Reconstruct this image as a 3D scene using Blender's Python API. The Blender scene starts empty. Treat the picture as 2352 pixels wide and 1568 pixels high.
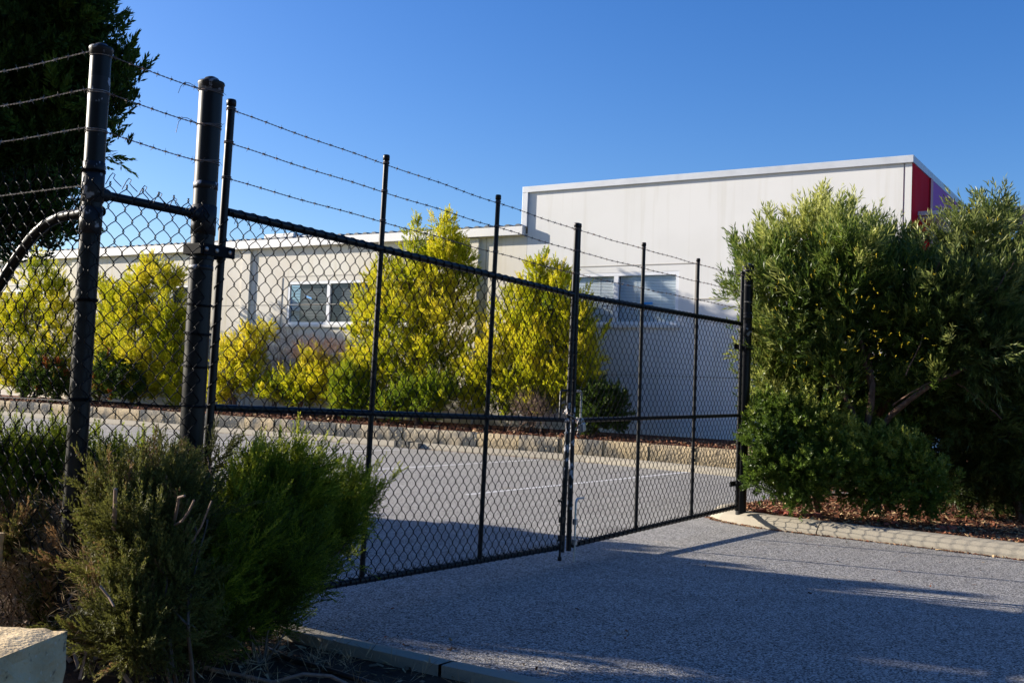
import bpy, math, random
import numpy as np
from mathutils import Vector, Matrix
R = math.radians
# ------------------------------------------------------------------ camera
S = bpy.context.scene
CZ = 1.3
F_PX, YAW, PITCH, ROLL = 2435.4, 0.571245, 0.0482947, 0.0416959
fw = np.array([-math.sin(YAW)*math.cos(PITCH), math.cos(YAW)*math.cos(PITCH), math.sin(PITCH)])
rt0 = np.array([math.cos(YAW), math.sin(YAW), 0.0]); up0 = np.cross(rt0, fw)
rt = rt0*math.cos(ROLL)+up0*math.sin(ROLL); up = -rt0*math.sin(ROLL)+up0*math.cos(ROLL)
cd = bpy.data.cameras.new('camera'); cam = bpy.data.objects.new('camera', cd)
S.collection.objects.link(cam); S.camera = cam
cd.sensor_width = 36; cd.lens = F_PX/2352*36; cd.clip_start = .05; cd.clip_end = 3000
cam.matrix_world = Matrix(((rt[0], up[0], -fw[0], 0), (rt[1], up[1], -fw[1], 0), (rt[2], up[2], -fw[2], CZ), (0, 0, 0, 1)))
S.render.resolution_x = 1024; S.render.resolution_y = 682
# ------------------------------------------------------------------ light
SUN_EL, SUN_AZ = 18.5, 13.0
w = bpy.data.worlds.new('World'); S.world = w; w.use_nodes = True
nt = w.node_tree; bg = nt.nodes['Background']
sky = nt.nodes.new('ShaderNodeTexSky'); sky.sky_type = 'NISHITA'; sky.sun_disc = False
sky.sun_elevation = R(SUN_EL); sky.sun_rotation = R(270-SUN_AZ)
sky.air_density = 1.0; sky.dust_density = 0.9; sky.ozone_density = 4.0; sky.altitude = 0
hs = nt.nodes.new('ShaderNodeHueSaturation'); hs.inputs['Saturation'].default_value = 1.26; hs.inputs['Hue'].default_value = .514; nt.links.new(sky.outputs[0], hs.inputs['Color'])
nt.links.new(hs.outputs[0], bg.inputs[0]); bg.inputs[1].default_value = 0.076
sd = bpy.data.lights.new('sun', 'SUN'); sd.energy = 5.0; sd.angle = R(0.53); sd.color = (1.0, .91, .79)
so = bpy.data.objects.new('sun', sd); S.collection.objects.link(so)
tv = Vector((math.cos(R(SUN_AZ))*math.cos(R(SUN_EL)), math.sin(R(SUN_AZ))*math.cos(R(SUN_EL)), -math.sin(R(SUN_EL))))
so.rotation_euler = tv.to_track_quat('-Z', 'Y').to_euler(); so.location = (-20, -5, 12)
S.view_settings.view_transform = 'Standard'; S.view_settings.look = 'None'
S.view_settings.exposure = 1.34; S.view_settings.gamma = 1
S.render.engine = 'CYCLES'
S.cycles.max_bounces = 6; S.cycles.transparent_max_bounces = 6
rng = np.random.default_rng(7); random.seed(7)

def at(x, y, axis, val):
    """point on the world plane <axis>=val seen at a position of the 2352 px wide photo"""
    d = rt*(x-1176)/F_PX - up*(y-784)/F_PX + fw
    o = np.array([0, 0, CZ]); return o + d*((val-o[axis])/d[axis])

# ------------------------------------------------------------------ materials
def mat(name, col, rough=.8, noise=None, metallic=0, bump=None, spec=.5, attr=None, trans=0, coat=0):
    """col base colour; noise=[(scale, colour2, lo, hi, detail)], bump=(scale, strength, dist)"""
    m = bpy.data.materials.new(name); m.use_nodes = True; n = m.node_tree.nodes; l = m.node_tree.links
    b = n['Principled BSDF']; b.inputs['Roughness'].default_value = rough; b.inputs['Metallic'].default_value = metallic
    b.inputs['Specular IOR Level'].default_value = spec
    tc = n.new('ShaderNodeTexCoord'); geo = n.new('ShaderNodeNewGeometry')
    pos = geo.outputs['Position']
    cur = n.new('ShaderNodeRGB'); cur.outputs[0].default_value = (*col, 1); cur = cur.outputs[0]
    for k in (noise or []):
        sc, c2, lo, hi = k[:4]; det = k[4] if len(k) > 4 else 4; stretch = k[5] if len(k) > 5 else None
        t = n.new('ShaderNodeTexNoise'); t.inputs['Scale'].default_value = sc; t.inputs['Detail'].default_value = det
        src = pos
        if stretch:
            mp = n.new('ShaderNodeMapping'); mp.inputs['Scale'].default_value = stretch; l.new(pos, mp.inputs[0]); src = mp.outputs[0]
        l.new(src, t.inputs['Vector'])
        r = n.new('ShaderNodeMapRange'); r.inputs[1].default_value = lo; r.inputs[2].default_value = hi
        l.new(t.outputs[0], r.inputs[0])
        x = n.new('ShaderNodeMix'); x.data_type = 'RGBA'; l.new(r.outputs[0], x.inputs[0]); l.new(cur, x.inputs[6]); x.inputs[7].default_value = (*c2, 1)
        cur = x.outputs[2]
    l.new(cur, b.inputs['Base Color'])
    if bump:
        t = n.new('ShaderNodeTexNoise'); t.inputs['Scale'].default_value = bump[0]; t.inputs['Detail'].default_value = 5
        l.new(pos, t.inputs['Vector']); bp = n.new('ShaderNodeBump'); bp.inputs['Strength'].default_value = bump[1]; bp.inputs['Distance'].default_value = bump[2]
        l.new(t.outputs[0], bp.inputs['Height']); l.new(bp.outputs[0], b.inputs['Normal'])
    return m

def leafmat(name, cols, trans=.35, rough=.6, spec=.25):
    """leaf colour picked by the tint attribute of each spray of leaves"""
    m = bpy.data.materials.new(name); m.use_nodes = True; n = m.node_tree.nodes; l = m.node_tree.links
    b = n['Principled BSDF']; b.inputs['Roughness'].default_value = rough; b.inputs['Specular IOR Level'].default_value = spec
    a = n.new('ShaderNodeAttribute'); a.attribute_name = 'tint'
    cr = n.new('ShaderNodeValToRGB'); e = cr.color_ramp.elements
    while len(e) < len(cols): e.new(.5)
    for i, (p, c) in enumerate(cols): e[i].position = p; e[i].color = (*c, 1)
    l.new(a.outputs['Fac'], cr.inputs[0]); l.new(cr.outputs[0], b.inputs['Base Color'])
    tr = n.new('ShaderNodeBsdfTranslucent'); l.new(cr.outputs[0], tr.inputs[0])
    mx = n.new('ShaderNodeMixShader'); mx.inputs[0].default_value = trans
    l.new(b.outputs[0], mx.inputs[1]); l.new(tr.outputs[0], mx.inputs[2]); l.new(mx.outputs[0], n['Material Output'].inputs[0])
    return m

def asphalt_mat():
    m = mat('asphalt', (.21, .205, .20), .85, [(.35, (.25, .245, .235), .35, .7, 3), (2.2, (.17, .165, .16), .5, .85, 5), (.9, (.115, .11, .105), .66, .76, 6), (1.6, (.24, .21, .17), .68, .78, 6)], spec=.3)
    n = m.node_tree.nodes; l = m.node_tree.links; b = n['Principled BSDF']
    base = b.inputs['Base Color'].links[0].from_socket; geo = [x for x in n if x.bl_idname == 'ShaderNodeNewGeometry'][0]
    v = n.new('ShaderNodeTexVoronoi'); v.inputs['Scale'].default_value = 120; l.new(geo.outputs['Position'], v.inputs['Vector'])
    r = n.new('ShaderNodeValToRGB'); r.color_ramp.elements[0].color = (.22, .215, .21, 1); r.color_ramp.elements[1].color = (2.05, 2.02, 1.95, 1)
    r.color_ramp.elements[0].position = .25; r.color_ramp.elements[1].position = .8
    l.new(v.outputs['Color'], r.inputs[0])
    x = n.new('ShaderNodeMix'); x.data_type = 'RGBA'; x.blend_type = 'MULTIPLY'; x.inputs[0].default_value = 1
    l.new(base, x.inputs[6]); l.new(r.outputs[0], x.inputs[7]); l.new(x.outputs[2], b.inputs['Base Color'])
    bp = n.new('ShaderNodeBump'); bp.inputs['Strength'].default_value = .7; bp.inputs['Distance'].default_value = .004
    l.new(v.outputs['Distance'], bp.inputs['Height']); l.new(bp.outputs[0], b.inputs['Normal'])
    return m

M = {}
M['asphalt'] = asphalt_mat()
M['crack'] = mat('asphalt_crack', (.05, .047, .045), .95)
M['black'] = mat('black_paint', (.006, .0065, .008), .42, [(9, (.008, .009, .010), .5, .8, 6), (38, (.12, .125, .13), .75, .78, 3)], spec=.22, bump=(60, .06, .002))
M['dull'] = mat('dull_black_steel', (.008, .0085, .010), .8, [(30, (.05, .05, .055), .66, .72, 5)], spec=.1)
M['chipped'] = mat('chipped_black_paint', (.014, .015, .017), .5, [(24, (.22, .23, .25), .60, .64, 5)], spec=.25)
M['wornpaint'] = mat('flaking_paint', (.008, .008, .010), .5, [(26, (.33, .34, .38), .55, .58, 5, (1, 1, .6))], spec=.3)
M['meshwire'] = mat('black_plastic_wire', (.003, .003, .0035), .5, spec=.12)
M['galv'] = mat('galvanised_wire', (.34, .33, .31), .5, [(30, (.20, .16, .13), .5, .7)], metallic=.55)
M['rustwire'] = mat('weathered_wire', (.15, .13, .12), .6, [(25, (.22, .11, .06), .5, .7)], metallic=.3)
M['silver'] = mat('zinc_plated_steel', (.45, .46, .48), .35, [(30, (.28, .28, .30), .5, .7)], metallic=.8)
M['bolt'] = mat('bolt_head', (.42, .40, .38), .45, [(60, (.30, .13, .06), .5, .6)], metallic=.6)
M['cream'] = mat('cream_render', (.73, .72, .685), .85, [(.7, (.67, .66, .62), .45, .8, 5), (1.1, (.64, .62, .56), .54, .85, 4, (6, 1, .35))], bump=(45, .12, .004), spec=.2)
M['creamlow'] = mat('cream_render_aged', (.70, .665, .58), .85, [(.9, (.62, .56, .46), .48, .8, 5), (1.2, (.60, .55, .42), .55, .8, 4, (5, 1, .4))], bump=(45, .10, .004), spec=.2)
M['groove'] = mat('panel_joint', (.42, .39, .34), .9)
M['flash'] = mat('silver_flashing', (.58, .60, .62), .5, [(3, (.50, .52, .54), .4, .7)], metallic=.1)
M['fascia'] = mat('white_fascia', (.74, .73, .71), .45, [(1.5, (.68, .67, .65), .4, .7)])
M['roof'] = mat('dark_roof_sheet', (.10, .11, .12), .5)
M['winframe'] = mat('white_window_frame', (.78, .79, .80), .35)
M['blind'] = mat('grey_blind_slats', (.065, .068, .075), .6)
M['blindlight'] = mat('pale_blind_slats', (.74, .77, .78), .6)
M['room'] = mat('dark_room', (.03, .035, .04), .9)
M['sticker'] = mat('blue_sticker', (.02, .25, .62), .5)
M['red'] = mat('faded_red_paint', (.62, .008, .02), .85, [(2.5, (.60, .02, .035), .4, .75, 5, (1, 1, .3))], spec=.08)
M['redtrim'] = mat('red_trim', (.46, .01, .012), .4)
M['purple'] = mat('purple_panel', (.44, .12, .36), .7, spec=.1)
M['limestone'] = mat('limestone', (.42, .33, .20), .95, [(3, (.33, .27, .18), .4, .7, 6), (14, (.16, .13, .09), .56, .68, 6), (1.6, (.10, .10, .095), .50, .64, 7)], bump=(22, .9, .03), spec=.15)
M['limedark'] = mat('weathered_limestone', (.33, .28, .20), .95, [(2.6, (.075, .078, .078), .38, .56, 8), (16, (.50, .42, .28), .60, .72, 6)], bump=(22, .9, .03), spec=.15)
M['blockstone'] = mat('limestone_block', (.56, .44, .27), .95, [(6, (.44, .33, .19), .4, .7, 6), (17, (.09, .085, .07), .64, .72, 6), (48, (.55, .47, .34), .6, .7, 4)], bump=(60, .8, .012), spec=.1)
M['mortar'] = mat('mortar', (.50, .38, .20), .95)
M['kerb'] = mat('concrete_kerb', (.29, .26, .205), .9, [(5, (.30, .27, .21), .4, .75, 6), (60, (.24, .21, .17), .6, .72, 4)], bump=(90, .5, .004), spec=.2)
M['line'] = mat('road_paint', (.62, .62, .63), .8, [(30, (.38, .38, .38), .5, .72, 5)])
M['soil'] = mat('soil', (.045, .028, .02), .95, [(12, (.085, .05, .032), .4, .7, 6)], bump=(40, .7, .02), spec=.1)
M['mulch'] = mat('bark_mulch', (.13, .055, .034), .95, [(25, (.10, .045, .028), .4, .6, 6), (60, (.33, .17, .09), .6, .72, 4)], bump=(60, 1, .02), spec=.1)
M['ground'] = mat('dry_ground', (.12, .105, .07), .95, [(.3, (.09, .085, .05), .4, .6)])
M['bark'] = mat('bark', (.10, .07, .05), .9, [(30, (.18, .13, .10), .45, .65, 5, (1, 1, .25))], bump=(50, .7, .01), spec=.1)
M['barkred'] = mat('smooth_brown_bark', (.085, .05, .034), .8, [(30, (.17, .105, .075), .45, .65, 5, (1, 1, .25))], bump=(40, .5, .008), spec=.15)
M['cutwood'] = mat('pale_pruned_wood', (.26, .19, .15), .8, [(40, (.20, .14, .11), .5, .7)], spec=.1)
M['pipe'] = mat('black_poly_pipe', (.008, .008, .009), .35)
M['straw'] = leafmat('dry_straw', [(0, (.16, .10, .06)), (.5, (.32, .23, .14)), (1, (.46, .37, .23))], .15, .9)
M['litter'] = leafmat('mulch_chips', [(0, (.06, .028, .018)), (.4, (.17, .060, .032)), (.72, (.24, .10, .05)), (1, (.46, .33, .18))], .05, .9)
M['gold'] = leafmat('golden_foliage', [(0, (.055, .11, .008)), (.3, (.24, .29, .010)), (.60, (.56, .55, .015)), (1, (.70, .60, .045))], .45, .6)
M['goldgreen'] = leafmat('lime_foliage', [(0, (.06, .13, .012)), (.5, (.20, .28, .015)), (1, (.42, .42, .02))], .42, .6)
M['darkshrub'] = leafmat('dark_green_shrub', [(0, (.03, .06, .008)), (.72, (.085, .13, .014)), (.9, (.12, .15, .02)), (1, (.34, .09, .025))], .3)
M['twigs'] = leafmat('bare_twigs', [(0, (.20, .15, .12)), (1, (.33, .20, .13))], .05, .9)
M['juniper'] = leafmat('juniper_foliage', [(0, (.035, .055, .008)), (.4, (.09, .13, .012)), (.75, (.26, .31, .02)), (1, (.44, .46, .045))], .42, .55)
M['juniperold'] = leafmat('juniper_old_foliage', [(0, (.035, .036, .010)), (.5, (.095, .10, .022)), (.85, (.20, .20, .045)), (1, (.22, .13, .06))], .3, .7)
M['conifer'] = leafmat('conifer_foliage', [(0, (.018, .040, .008)), (.6, (.035, .075, .010)), (1, (.10, .16, .016))], .3, .6)
M['wattle'] = leafmat('willow_leaf_foliage', [(0, (.04, .075, .012)), (.5, (.11, .165, .025)), (1, (.42, .43, .11))], .42, .42, .32)
M['wattledark'] = leafmat('dark_willow_foliage', [(0, (.04, .065, .014)), (.6, (.09, .13, .028)), (1, (.26, .28, .08))], .38, .42, .3)
M['blossom'] = leafmat('yellow_blossom', [(0, (.65, .48, .02)), (1, (.75, .60, .05))], .3, .8)
M['broad'] = leafmat('bright_whorled_foliage', [(0, (.045, .085, .014)), (.6, (.12, .18, .022)), (1, (.36, .38, .07))], .38, .4, .3)
M['paleblue'] = mat('pale_shed_cladding', (.42, .47, .55), .6)
M['hvac'] = mat('grey_duct', (.55, .56, .56), .5)
M['stone_red'] = mat('red_rubble', (.33, .09, .055), .95, [(30, (.22, .06, .04), .45, .65)], bump=(50, .6, .01))
def slab_glass():
    m = bpy.data.materials.new('window_glass'); m.use_nodes = True; n = m.node_tree.nodes; l = m.node_tree.links
    g = n.new('ShaderNodeBsdfGlossy'); g.inputs['Roughness'].default_value = .02; g.inputs[0].default_value = (.9, .95, 1, 1)
    t = n.new('ShaderNodeBsdfTransparent'); t.inputs[0].default_value = (.86, .90, .92, 1)
    lw_ = n.new('ShaderNodeLayerWeight'); pw = n.new('ShaderNodeMath'); pw.operation = 'POWER'; pw.inputs[1].default_value = 5; l.new(lw_.outputs['Facing'], pw.inputs[0]); fr = n.new('ShaderNodeMath'); fr.operation = 'MULTIPLY_ADD'; fr.inputs[1].default_value = .8; fr.inputs[2].default_value = .05; l.new(pw.outputs[0], fr.inputs[0]); mx = n.new('ShaderNodeMixShader')
    l.new(fr.outputs[0], mx.inputs[0]); l.new(t.outputs[0], mx.inputs[1]); l.new(g.outputs[0], mx.inputs[2]); l.new(mx.outputs[0], n['Material Output'].inputs[0])
    return m
M['glass'] = slab_glass()

# ------------------------------------------------------------------ object helpers
ORG = {}
def tag(o, label=None, cat=None, group=None, kind=None):
    for k, v in (('label', label), ('category', cat), ('group', group), ('kind', kind)):
        if v: o[k] = v
    return o
def thing(name, label, cat, loc, group=None, kind=None):
    o = bpy.data.objects.new(name, None); S.collection.objects.link(o); o.location = loc; o.empty_display_size = .1
    ORG[o] = np.array(loc, float); return tag(o, label, cat, group, kind)

class MB:
    def __init__(s): s.v = []; s.f = []; s.n = 0; s.t = []; s.hast = False
    def add(s, v, f, tint=None):
        v = np.asarray(v, float).reshape(-1, 3); s.v.append(v)
        s.f.append((np.asarray(f, int)+s.n)); s.n += len(v)
        if tint is not None: s.hast = True; s.t.append(np.asarray(tint, float))
        return s
    def box(s, x0, x1, y0, y1, z0, z1):
        v = [(x, y, z) for z in (z0, z1) for y in (y0, y1) for x in (x0, x1)]
        return s.add(v, [(0, 2, 3, 1), (4, 5, 7, 6), (0, 1, 5, 4), (2, 6, 7, 3), (0, 4, 6, 2), (1, 3, 7, 5)])
    def prism(s, poly, z0, z1):
        n = len(poly); v = [(x, y, z0) for x, y in poly]+[(x, y, z1) for x, y in poly]
        s.add(v, [(i, (i+1) % n, n+(i+1) % n, n+i) for i in range(n)])
        c = np.mean(np.array(poly), 0)
        s.add([(c[0], c[1], z1)]+[(x, y, z1) for x, y in poly], [(0, 1+i, 1+(i+1) % n, 0) for i in range(n)]); return s
    def tubes(s, P, r, seg=6, ref=None, closed=False):
        """P (m,k,3) paths, r scalar / (k,) / (m,k)"""
        P = np.asarray(P, float)
        if P.ndim == 2: P = P[None]
        m, k, _ = P.shape
        T = np.gradient(P, axis=1); T /= np.linalg.norm(T, axis=2, keepdims=True)+1e-12
        if ref is None:
            d = P[:, -1]-P[:, 0]; ref = np.where((np.abs(d[:, 2:3]) > .8*np.linalg.norm(d, axis=1, keepdims=True)), np.array([[1., 0.13, 0]]), np.array([[0.07, 0.02, 1.]]))[:, None, :]
        A = np.cross(T, np.broadcast_to(ref, T.shape)); A /= np.linalg.norm(A, axis=2, keepdims=True)+1e-12
        B = np.cross(T, A); r = np.broadcast_to(np.asarray(r, float), (m, k))
        a = np.arange(seg)*2*math.pi/seg
        V = P[:, :, None, :]+r[:, :, None, None]*(A[:, :, None, :]*np.cos(a)[None, None, :, None]+B[:, :, None, :]*np.sin(a)[None, None, :, None])
        i = np.arange(k-1)[:, None]*seg; j = np.arange(seg)[None, :]; jn = (j+1) % seg
        q = np.stack([i+j, i+jn, i+seg+jn, i+seg+j], -1).reshape(-1, 4)
        Q = (q[None]+(np.arange(m)*k*seg)[:, None, None]).reshape(-1, 4)
        return s.add(V.reshape(-1, 3), Q)
    def rod(s, a, b, r, seg=10, cap=True):
        a = np.array(a, float); b = np.array(b, float)
        if cap:
            d = (b-a)/np.linalg.norm(b-a)*1e-4
            return s.tubes([a, a+d, b-d, b], [1e-5, r, r, 1e-5], seg)
        return s.tubes([a, b], r, seg)
    def lathe(s, c, prof, seg=20, axis=2):
        """prof [(r, h)] around an axis through c"""
        a = np.arange(seg)*2*math.pi/seg; k = len(prof); V = []
        for r, h in prof:
            p = np.zeros((seg, 3)); u, v = [(1, 2), (2, 0), (0, 1)][axis]
            p[:, u] = np.cos(a)*r; p[:, v] = np.sin(a)*r; p[:, axis] = h; V.append(p+np.array(c))
        i = np.arange(k-1)[:, None]*seg; j = np.arange(seg)[None, :]; jn = (j+1) % seg
        return s.add(np.concatenate(V), np.stack([i+j, i+jn, i+seg+jn, i+seg+j], -1).reshape(-1, 4))
    def build(s, name, m, parent=None, loc=(0, 0, 0), smooth=False, **kw):
        V = np.concatenate(s.v) if s.v else np.zeros((0, 3)); Fq = np.concatenate(s.f)
        org = ORG[parent] if parent is not None else np.array(loc, float); V = V-org
        me = bpy.data.meshes.new(name); me.vertices.add(len(V)); me.vertices.foreach_set('co', V.astype(np.float32).ravel())
        tri = Fq[:, 0] == Fq[:, 3]
        me.loops.add(len(Fq)*4-int(tri.sum())); me.polygons.add(len(Fq))
        keep = np.ones((len(Fq), 4), bool); keep[tri, 3] = False
        tot = keep.sum(1); st = np.concatenate([[0], np.cumsum(tot)[:-1]])
        me.loops.foreach_set('vertex_index', Fq[keep].astype(np.int32)); me.polygons.foreach_set('loop_start', st.astype(np.int32))
        me.polygons.foreach_set('use_smooth', np.full(len(Fq), bool(smooth)))
        if s.hast:
            at_ = me.attributes.new('tint', 'FLOAT', 'POINT'); at_.data.foreach_set('value', np.clip(np.concatenate(s.t), 0, 1).astype(np.float32))
        me.update(calc_edges=True); me.materials.append(m)
        o = bpy.data.objects.new(name, me); S.collection.objects.link(o)
        if parent is not None: o.parent = parent
        else: o.location = loc
        ORG[o] = org; return tag(o, **kw)

def bevel(o, wd, seg=2):
    b = o.modifiers.new('bevel', 'BEVEL'); b.width = wd; b.segments = seg; return o

# ------------------------------------------------------------------ foliage
def unit(v): return v/(np.linalg.norm(v, axis=-1, keepdims=True)+1e-12)
def rdir(n, g=None): return unit((g or rng).normal(size=(n, 3)))
def field(P, s):
    return (np.sin(P[:, 0]*s+1.3*np.sin(P[:, 1]*s*.7+2))+np.sin(P[:, 1]*s*1.1+P[:, 2]*s*.6)+np.sin(P[:, 2]*s*1.3+P[:, 0]*s*.5+1))/3
def sprays(mb, P, D, n, L, ll, lw, ang=.7, tint=.5, tvar=.25, taper=.5, droop=0., jit=.35):
    """n leaves along each twig axis P->P+D*L; every leaf is one narrow diamond"""
    N = len(P); L = np.broadcast_to(np.asarray(L, float), (N,))
    t = (np.arange(n)+.5)/n; t = np.tile(t, (N, 1))+rng.uniform(-.4/n, .4/n, (N, n))
    base = P[:, None]+D[:, None]*(t*L[:, None])[..., None]
    base[..., 2] -= droop*(t*L[:, None])**2
    rnd = rng.normal(size=(N, n, 3)); rnd -= (rnd*D[:, None]).sum(-1, keepdims=True)*D[:, None]; rnd = unit(rnd)
    a = ang*(1-.45*t)+rng.normal(size=t.shape)*.15
    d = unit(D[:, None]*np.cos(a)[..., None]+rnd*np.sin(a)[..., None]+rng.normal(size=(N, n, 3))*jit*.3)
    l = ll*(1-taper*np.abs(t-.35))*rng.uniform(.7, 1.25, t.shape)
    side = unit(np.cross(d, rng.normal(size=(N, n, 3))))
    tip = base+d*l[..., None]; mid = base+d*(l*.45)[..., None]; wv = side*(lw*.5*rng.uniform(.7, 1.2, t.shape))[..., None]
    V = np.stack([base, mid+wv, tip, mid-wv], 2).reshape(-1, 3)
    F = np.arange(N*n*4).reshape(-1, 4)
    tt = np.broadcast_to(np.asarray(tint, float), (N,))[:, None]+rng.normal(size=(N, n))*tvar*.4
    mb.add(V, F, np.repeat(tt.reshape(-1), 4))

def crown(lobes, N, up=.6, shell=.5, bumps=.18, ns=6., zmin=None):
    """points and outward/upward directions scattered through overlapping lobes"""
    C = np.array([l[0] for l in lobes], float); Rr = np.array([(l[1] if np.ndim(l[1]) else (l[1],)*3) for l in lobes], float)
    wgt = (Rr.prod(1))**(2/3); wgt /= wgt.sum(); k = rng.choice(len(lobes), N, p=wgt)
    d = rdir(N); r = shell+(1-shell)*rng.uniform(0, 1, N)**.6
    r *= 1+bumps*field(d*ns/3+C[k]*1.7, 3.)+rng.normal(size=N)*.05
    P = C[k]+d*Rr[k]*r[:, None]
    D = unit(unit(d/Rr[k])*(1-up)+np.array([0, 0, 1.])*up+rng.normal(size=(N, 3))*.28)
    if zmin is not None:
        ok = P[:, 2] > zmin; P = P[ok]; D = D[ok]
    return P, D

def limb(mb, a, b, r0, r1, k=7, wob=.06, seg=6, sag=0):
    a = np.array(a, float); b = np.array(b, float); t = np.linspace(0, 1, k)[:, None]; L = np.linalg.norm(b-a)
    off = rng.normal(size=(k, 3))*wob*L*(np.sin(t*math.pi)); off = np.cumsum(off, 0)*.5*np.sin(t*math.pi)
    P = a+(b-a)*t+off; P[:, 2] += sag*L*np.sin(t[:, 0]*math.pi)
    mb.tubes(P, r0+(r1-r0)*t[:, 0], seg); return P

def plumes(lobes, N, per, PL, spread, up, shell, bumps, zmin=None, lean=(0, 0, 0)):
    """boughs: sprays bunched along shared axes so the crown breaks into plumes"""
    P0, D0 = crown(lobes, max(6, N//per), up, shell, bumps, zmin=zmin); M_ = len(P0); D0 = unit(D0+np.array(lean))
    L0 = PL*rng.uniform(.6, 1.3, M_); t = rng.uniform(0, 1, (M_, per))
    q = rng.normal(size=(M_, per, 3)); q -= (q*D0[:, None]).sum(-1, keepdims=True)*D0[:, None]
    P = P0[:, None]+D0[:, None]*((t-.5)*L0[:, None])[..., None]+q*(spread*(1.05-t))[..., None]
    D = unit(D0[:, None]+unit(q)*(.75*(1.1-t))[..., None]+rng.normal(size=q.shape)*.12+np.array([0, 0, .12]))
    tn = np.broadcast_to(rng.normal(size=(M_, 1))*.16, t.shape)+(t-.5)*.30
    return P.reshape(-1, 3), D.reshape(-1, 3), tn.reshape(-1)

def plant(name, label, cat, base, lobes, group, m, trunk_m, N, n, L, ll, lw, up=.6, ang=.7, tint=.55, shell=.5, trunk_r=.05, stems=1, tw=60, tfreq=2.2, tamp=.35, zmin=None, bumps=.18, crown_name='foliage', droop=0, tvar=.25, top_tint=0, jit=.35, per=14, PL=.4, spread=.07, taper=.5, lean=(0, 0, 0)):
    t = thing(name, label, cat, base, group)
    b = MB(); C = [np.array(l[0], float) for l in lobes]; base = np.array(base, float)
    forks = []
    for s_ in range(stems):
        o = base+np.array([rng.uniform(-.5, .5)*.25*min(stems-1, 1), rng.uniform(-.5, .5)*.2*min(stems-1, 1), -.05])
        f = base+(np.mean(C, 0)-base)*np.array([.35, .35, .45])+rng.normal(size=3)*.1*(stems > 1)
        limb(b, o, f, trunk_r, trunk_r*.75, seg=8, wob=.04); forks.append(f)
    for i, c in enumerate(C):
        f = forks[i % len(forks)]; P_ = limb(b, f, c, trunk_r*.55, trunk_r*.2, wob=.07)
        rr = lobes[i][1] if np.ndim(lobes[i][1]) else (lobes[i][1],)*3
        for _ in range(max(3, tw//len(C))):
            d = rdir(1)[0]; d[2] = abs(d[2])*.6; e = c+d*np.array(rr)*rng.uniform(.6, .95); q = P_[rng.integers(3, 7)]
            limb(b, q, e, trunk_r*.16, .003, k=5, wob=.08, seg=4)
    b.build('trunk', trunk_m, t, smooth=True)
    mb = MB(); P, D, tp = plumes(lobes, N, per, PL, spread, up, shell, bumps, zmin, lean)
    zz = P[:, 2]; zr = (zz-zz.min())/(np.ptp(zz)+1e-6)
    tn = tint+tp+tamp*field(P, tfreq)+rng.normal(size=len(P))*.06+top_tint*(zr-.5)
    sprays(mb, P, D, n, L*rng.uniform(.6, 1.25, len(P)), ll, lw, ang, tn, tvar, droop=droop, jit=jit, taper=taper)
    mb.build(crown_name, m, t)
    return t

# ================================================================== SETTING
MB().add([(-900, -900, -.03), (900, -900, -.03), (900, 900, -.03), (-900, 900, -.03)], [(0, 1, 2, 3)]).build('ground', M['ground'], kind='structure')
MB().add([(-120, 3.9, 0), (60, 3.9, 0), (60, 18.6, 0), (-120, 18.6, 0)], [(0, 1, 2, 3)]).build('car_park', M['asphalt'], kind='structure')
# painted bay lines
for i, x in enumerate((-7.65, -10.85, -14.05, -17.25, -20.45, -23.65, -26.85, -30.05)):
    y0 = 11.0 if i < 7 else 10
    MB().add([(x-.04, y0, .004), (x+.04, y0, .004), (x+.04-.02, 18.0, .004), (x-.04-.02, 18.0, .004)], [(0, 1, 2, 3)]).build('road_marking', M['line'], kind='structure')

def kerb_profile(path, prof, name, m):
    """sweep a kerb profile [(offset to the left, z)] along a ground path"""
    P = np.array(path, float); T = unit(np.gradient(P, axis=0)); Nn = np.stack([-T[:, 1], T[:, 0]], 1)
    mb = MB(); k = len(prof); V = []
    for p, n_ in zip(P, Nn):
        for o, z in prof: V.append((p[0]+n_[0]*o, p[1]+n_[1]*o, z))
    i = np.arange(len(P)-1)[:, None]*k; j = np.arange(k-1)[None]
    mb.add(V, np.stack([i+j, i+j+1, i+k+j+1, i+k+j], -1).reshape(-1, 4)); return mb.build(name, m, smooth=False, kind='structure')
PROF = [(0, -.01), (0.01, .03), (.06, .085), (.11, .115), (.16, .125), (.24, .125), (.24, -.01)]
def split_kerb(pts, joints, name):
    """kerb in cast lengths with a narrow joint between them"""
    P = np.array(pts, float); seg = np.linalg.norm(np.diff(P, axis=0), axis=1); s = np.concatenate([[0], np.cumsum(seg)])
    J = [0]+joints+[s[-1]]
    for a, b in zip(J[:-1], J[1:]):
        q = np.linspace(a+.006, b-.006, max(4, int((b-a)/.12))); pp = np.stack([np.interp(q, s, P[:, 0]), np.interp(q, s, P[:, 1])], 1)
        kerb_profile(pp, PROF, name, M['kerb'])
# kerb in front of the far retaining wall
split_kerb([(-70, 18.42), (-20, 18.42), (-10, 18.40), (-6.4, 17.75), (-5.0, 17.3), (4.2, 17.2)], [8.0*i+3 for i in range(1, 9)], 'kerb')
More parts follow.
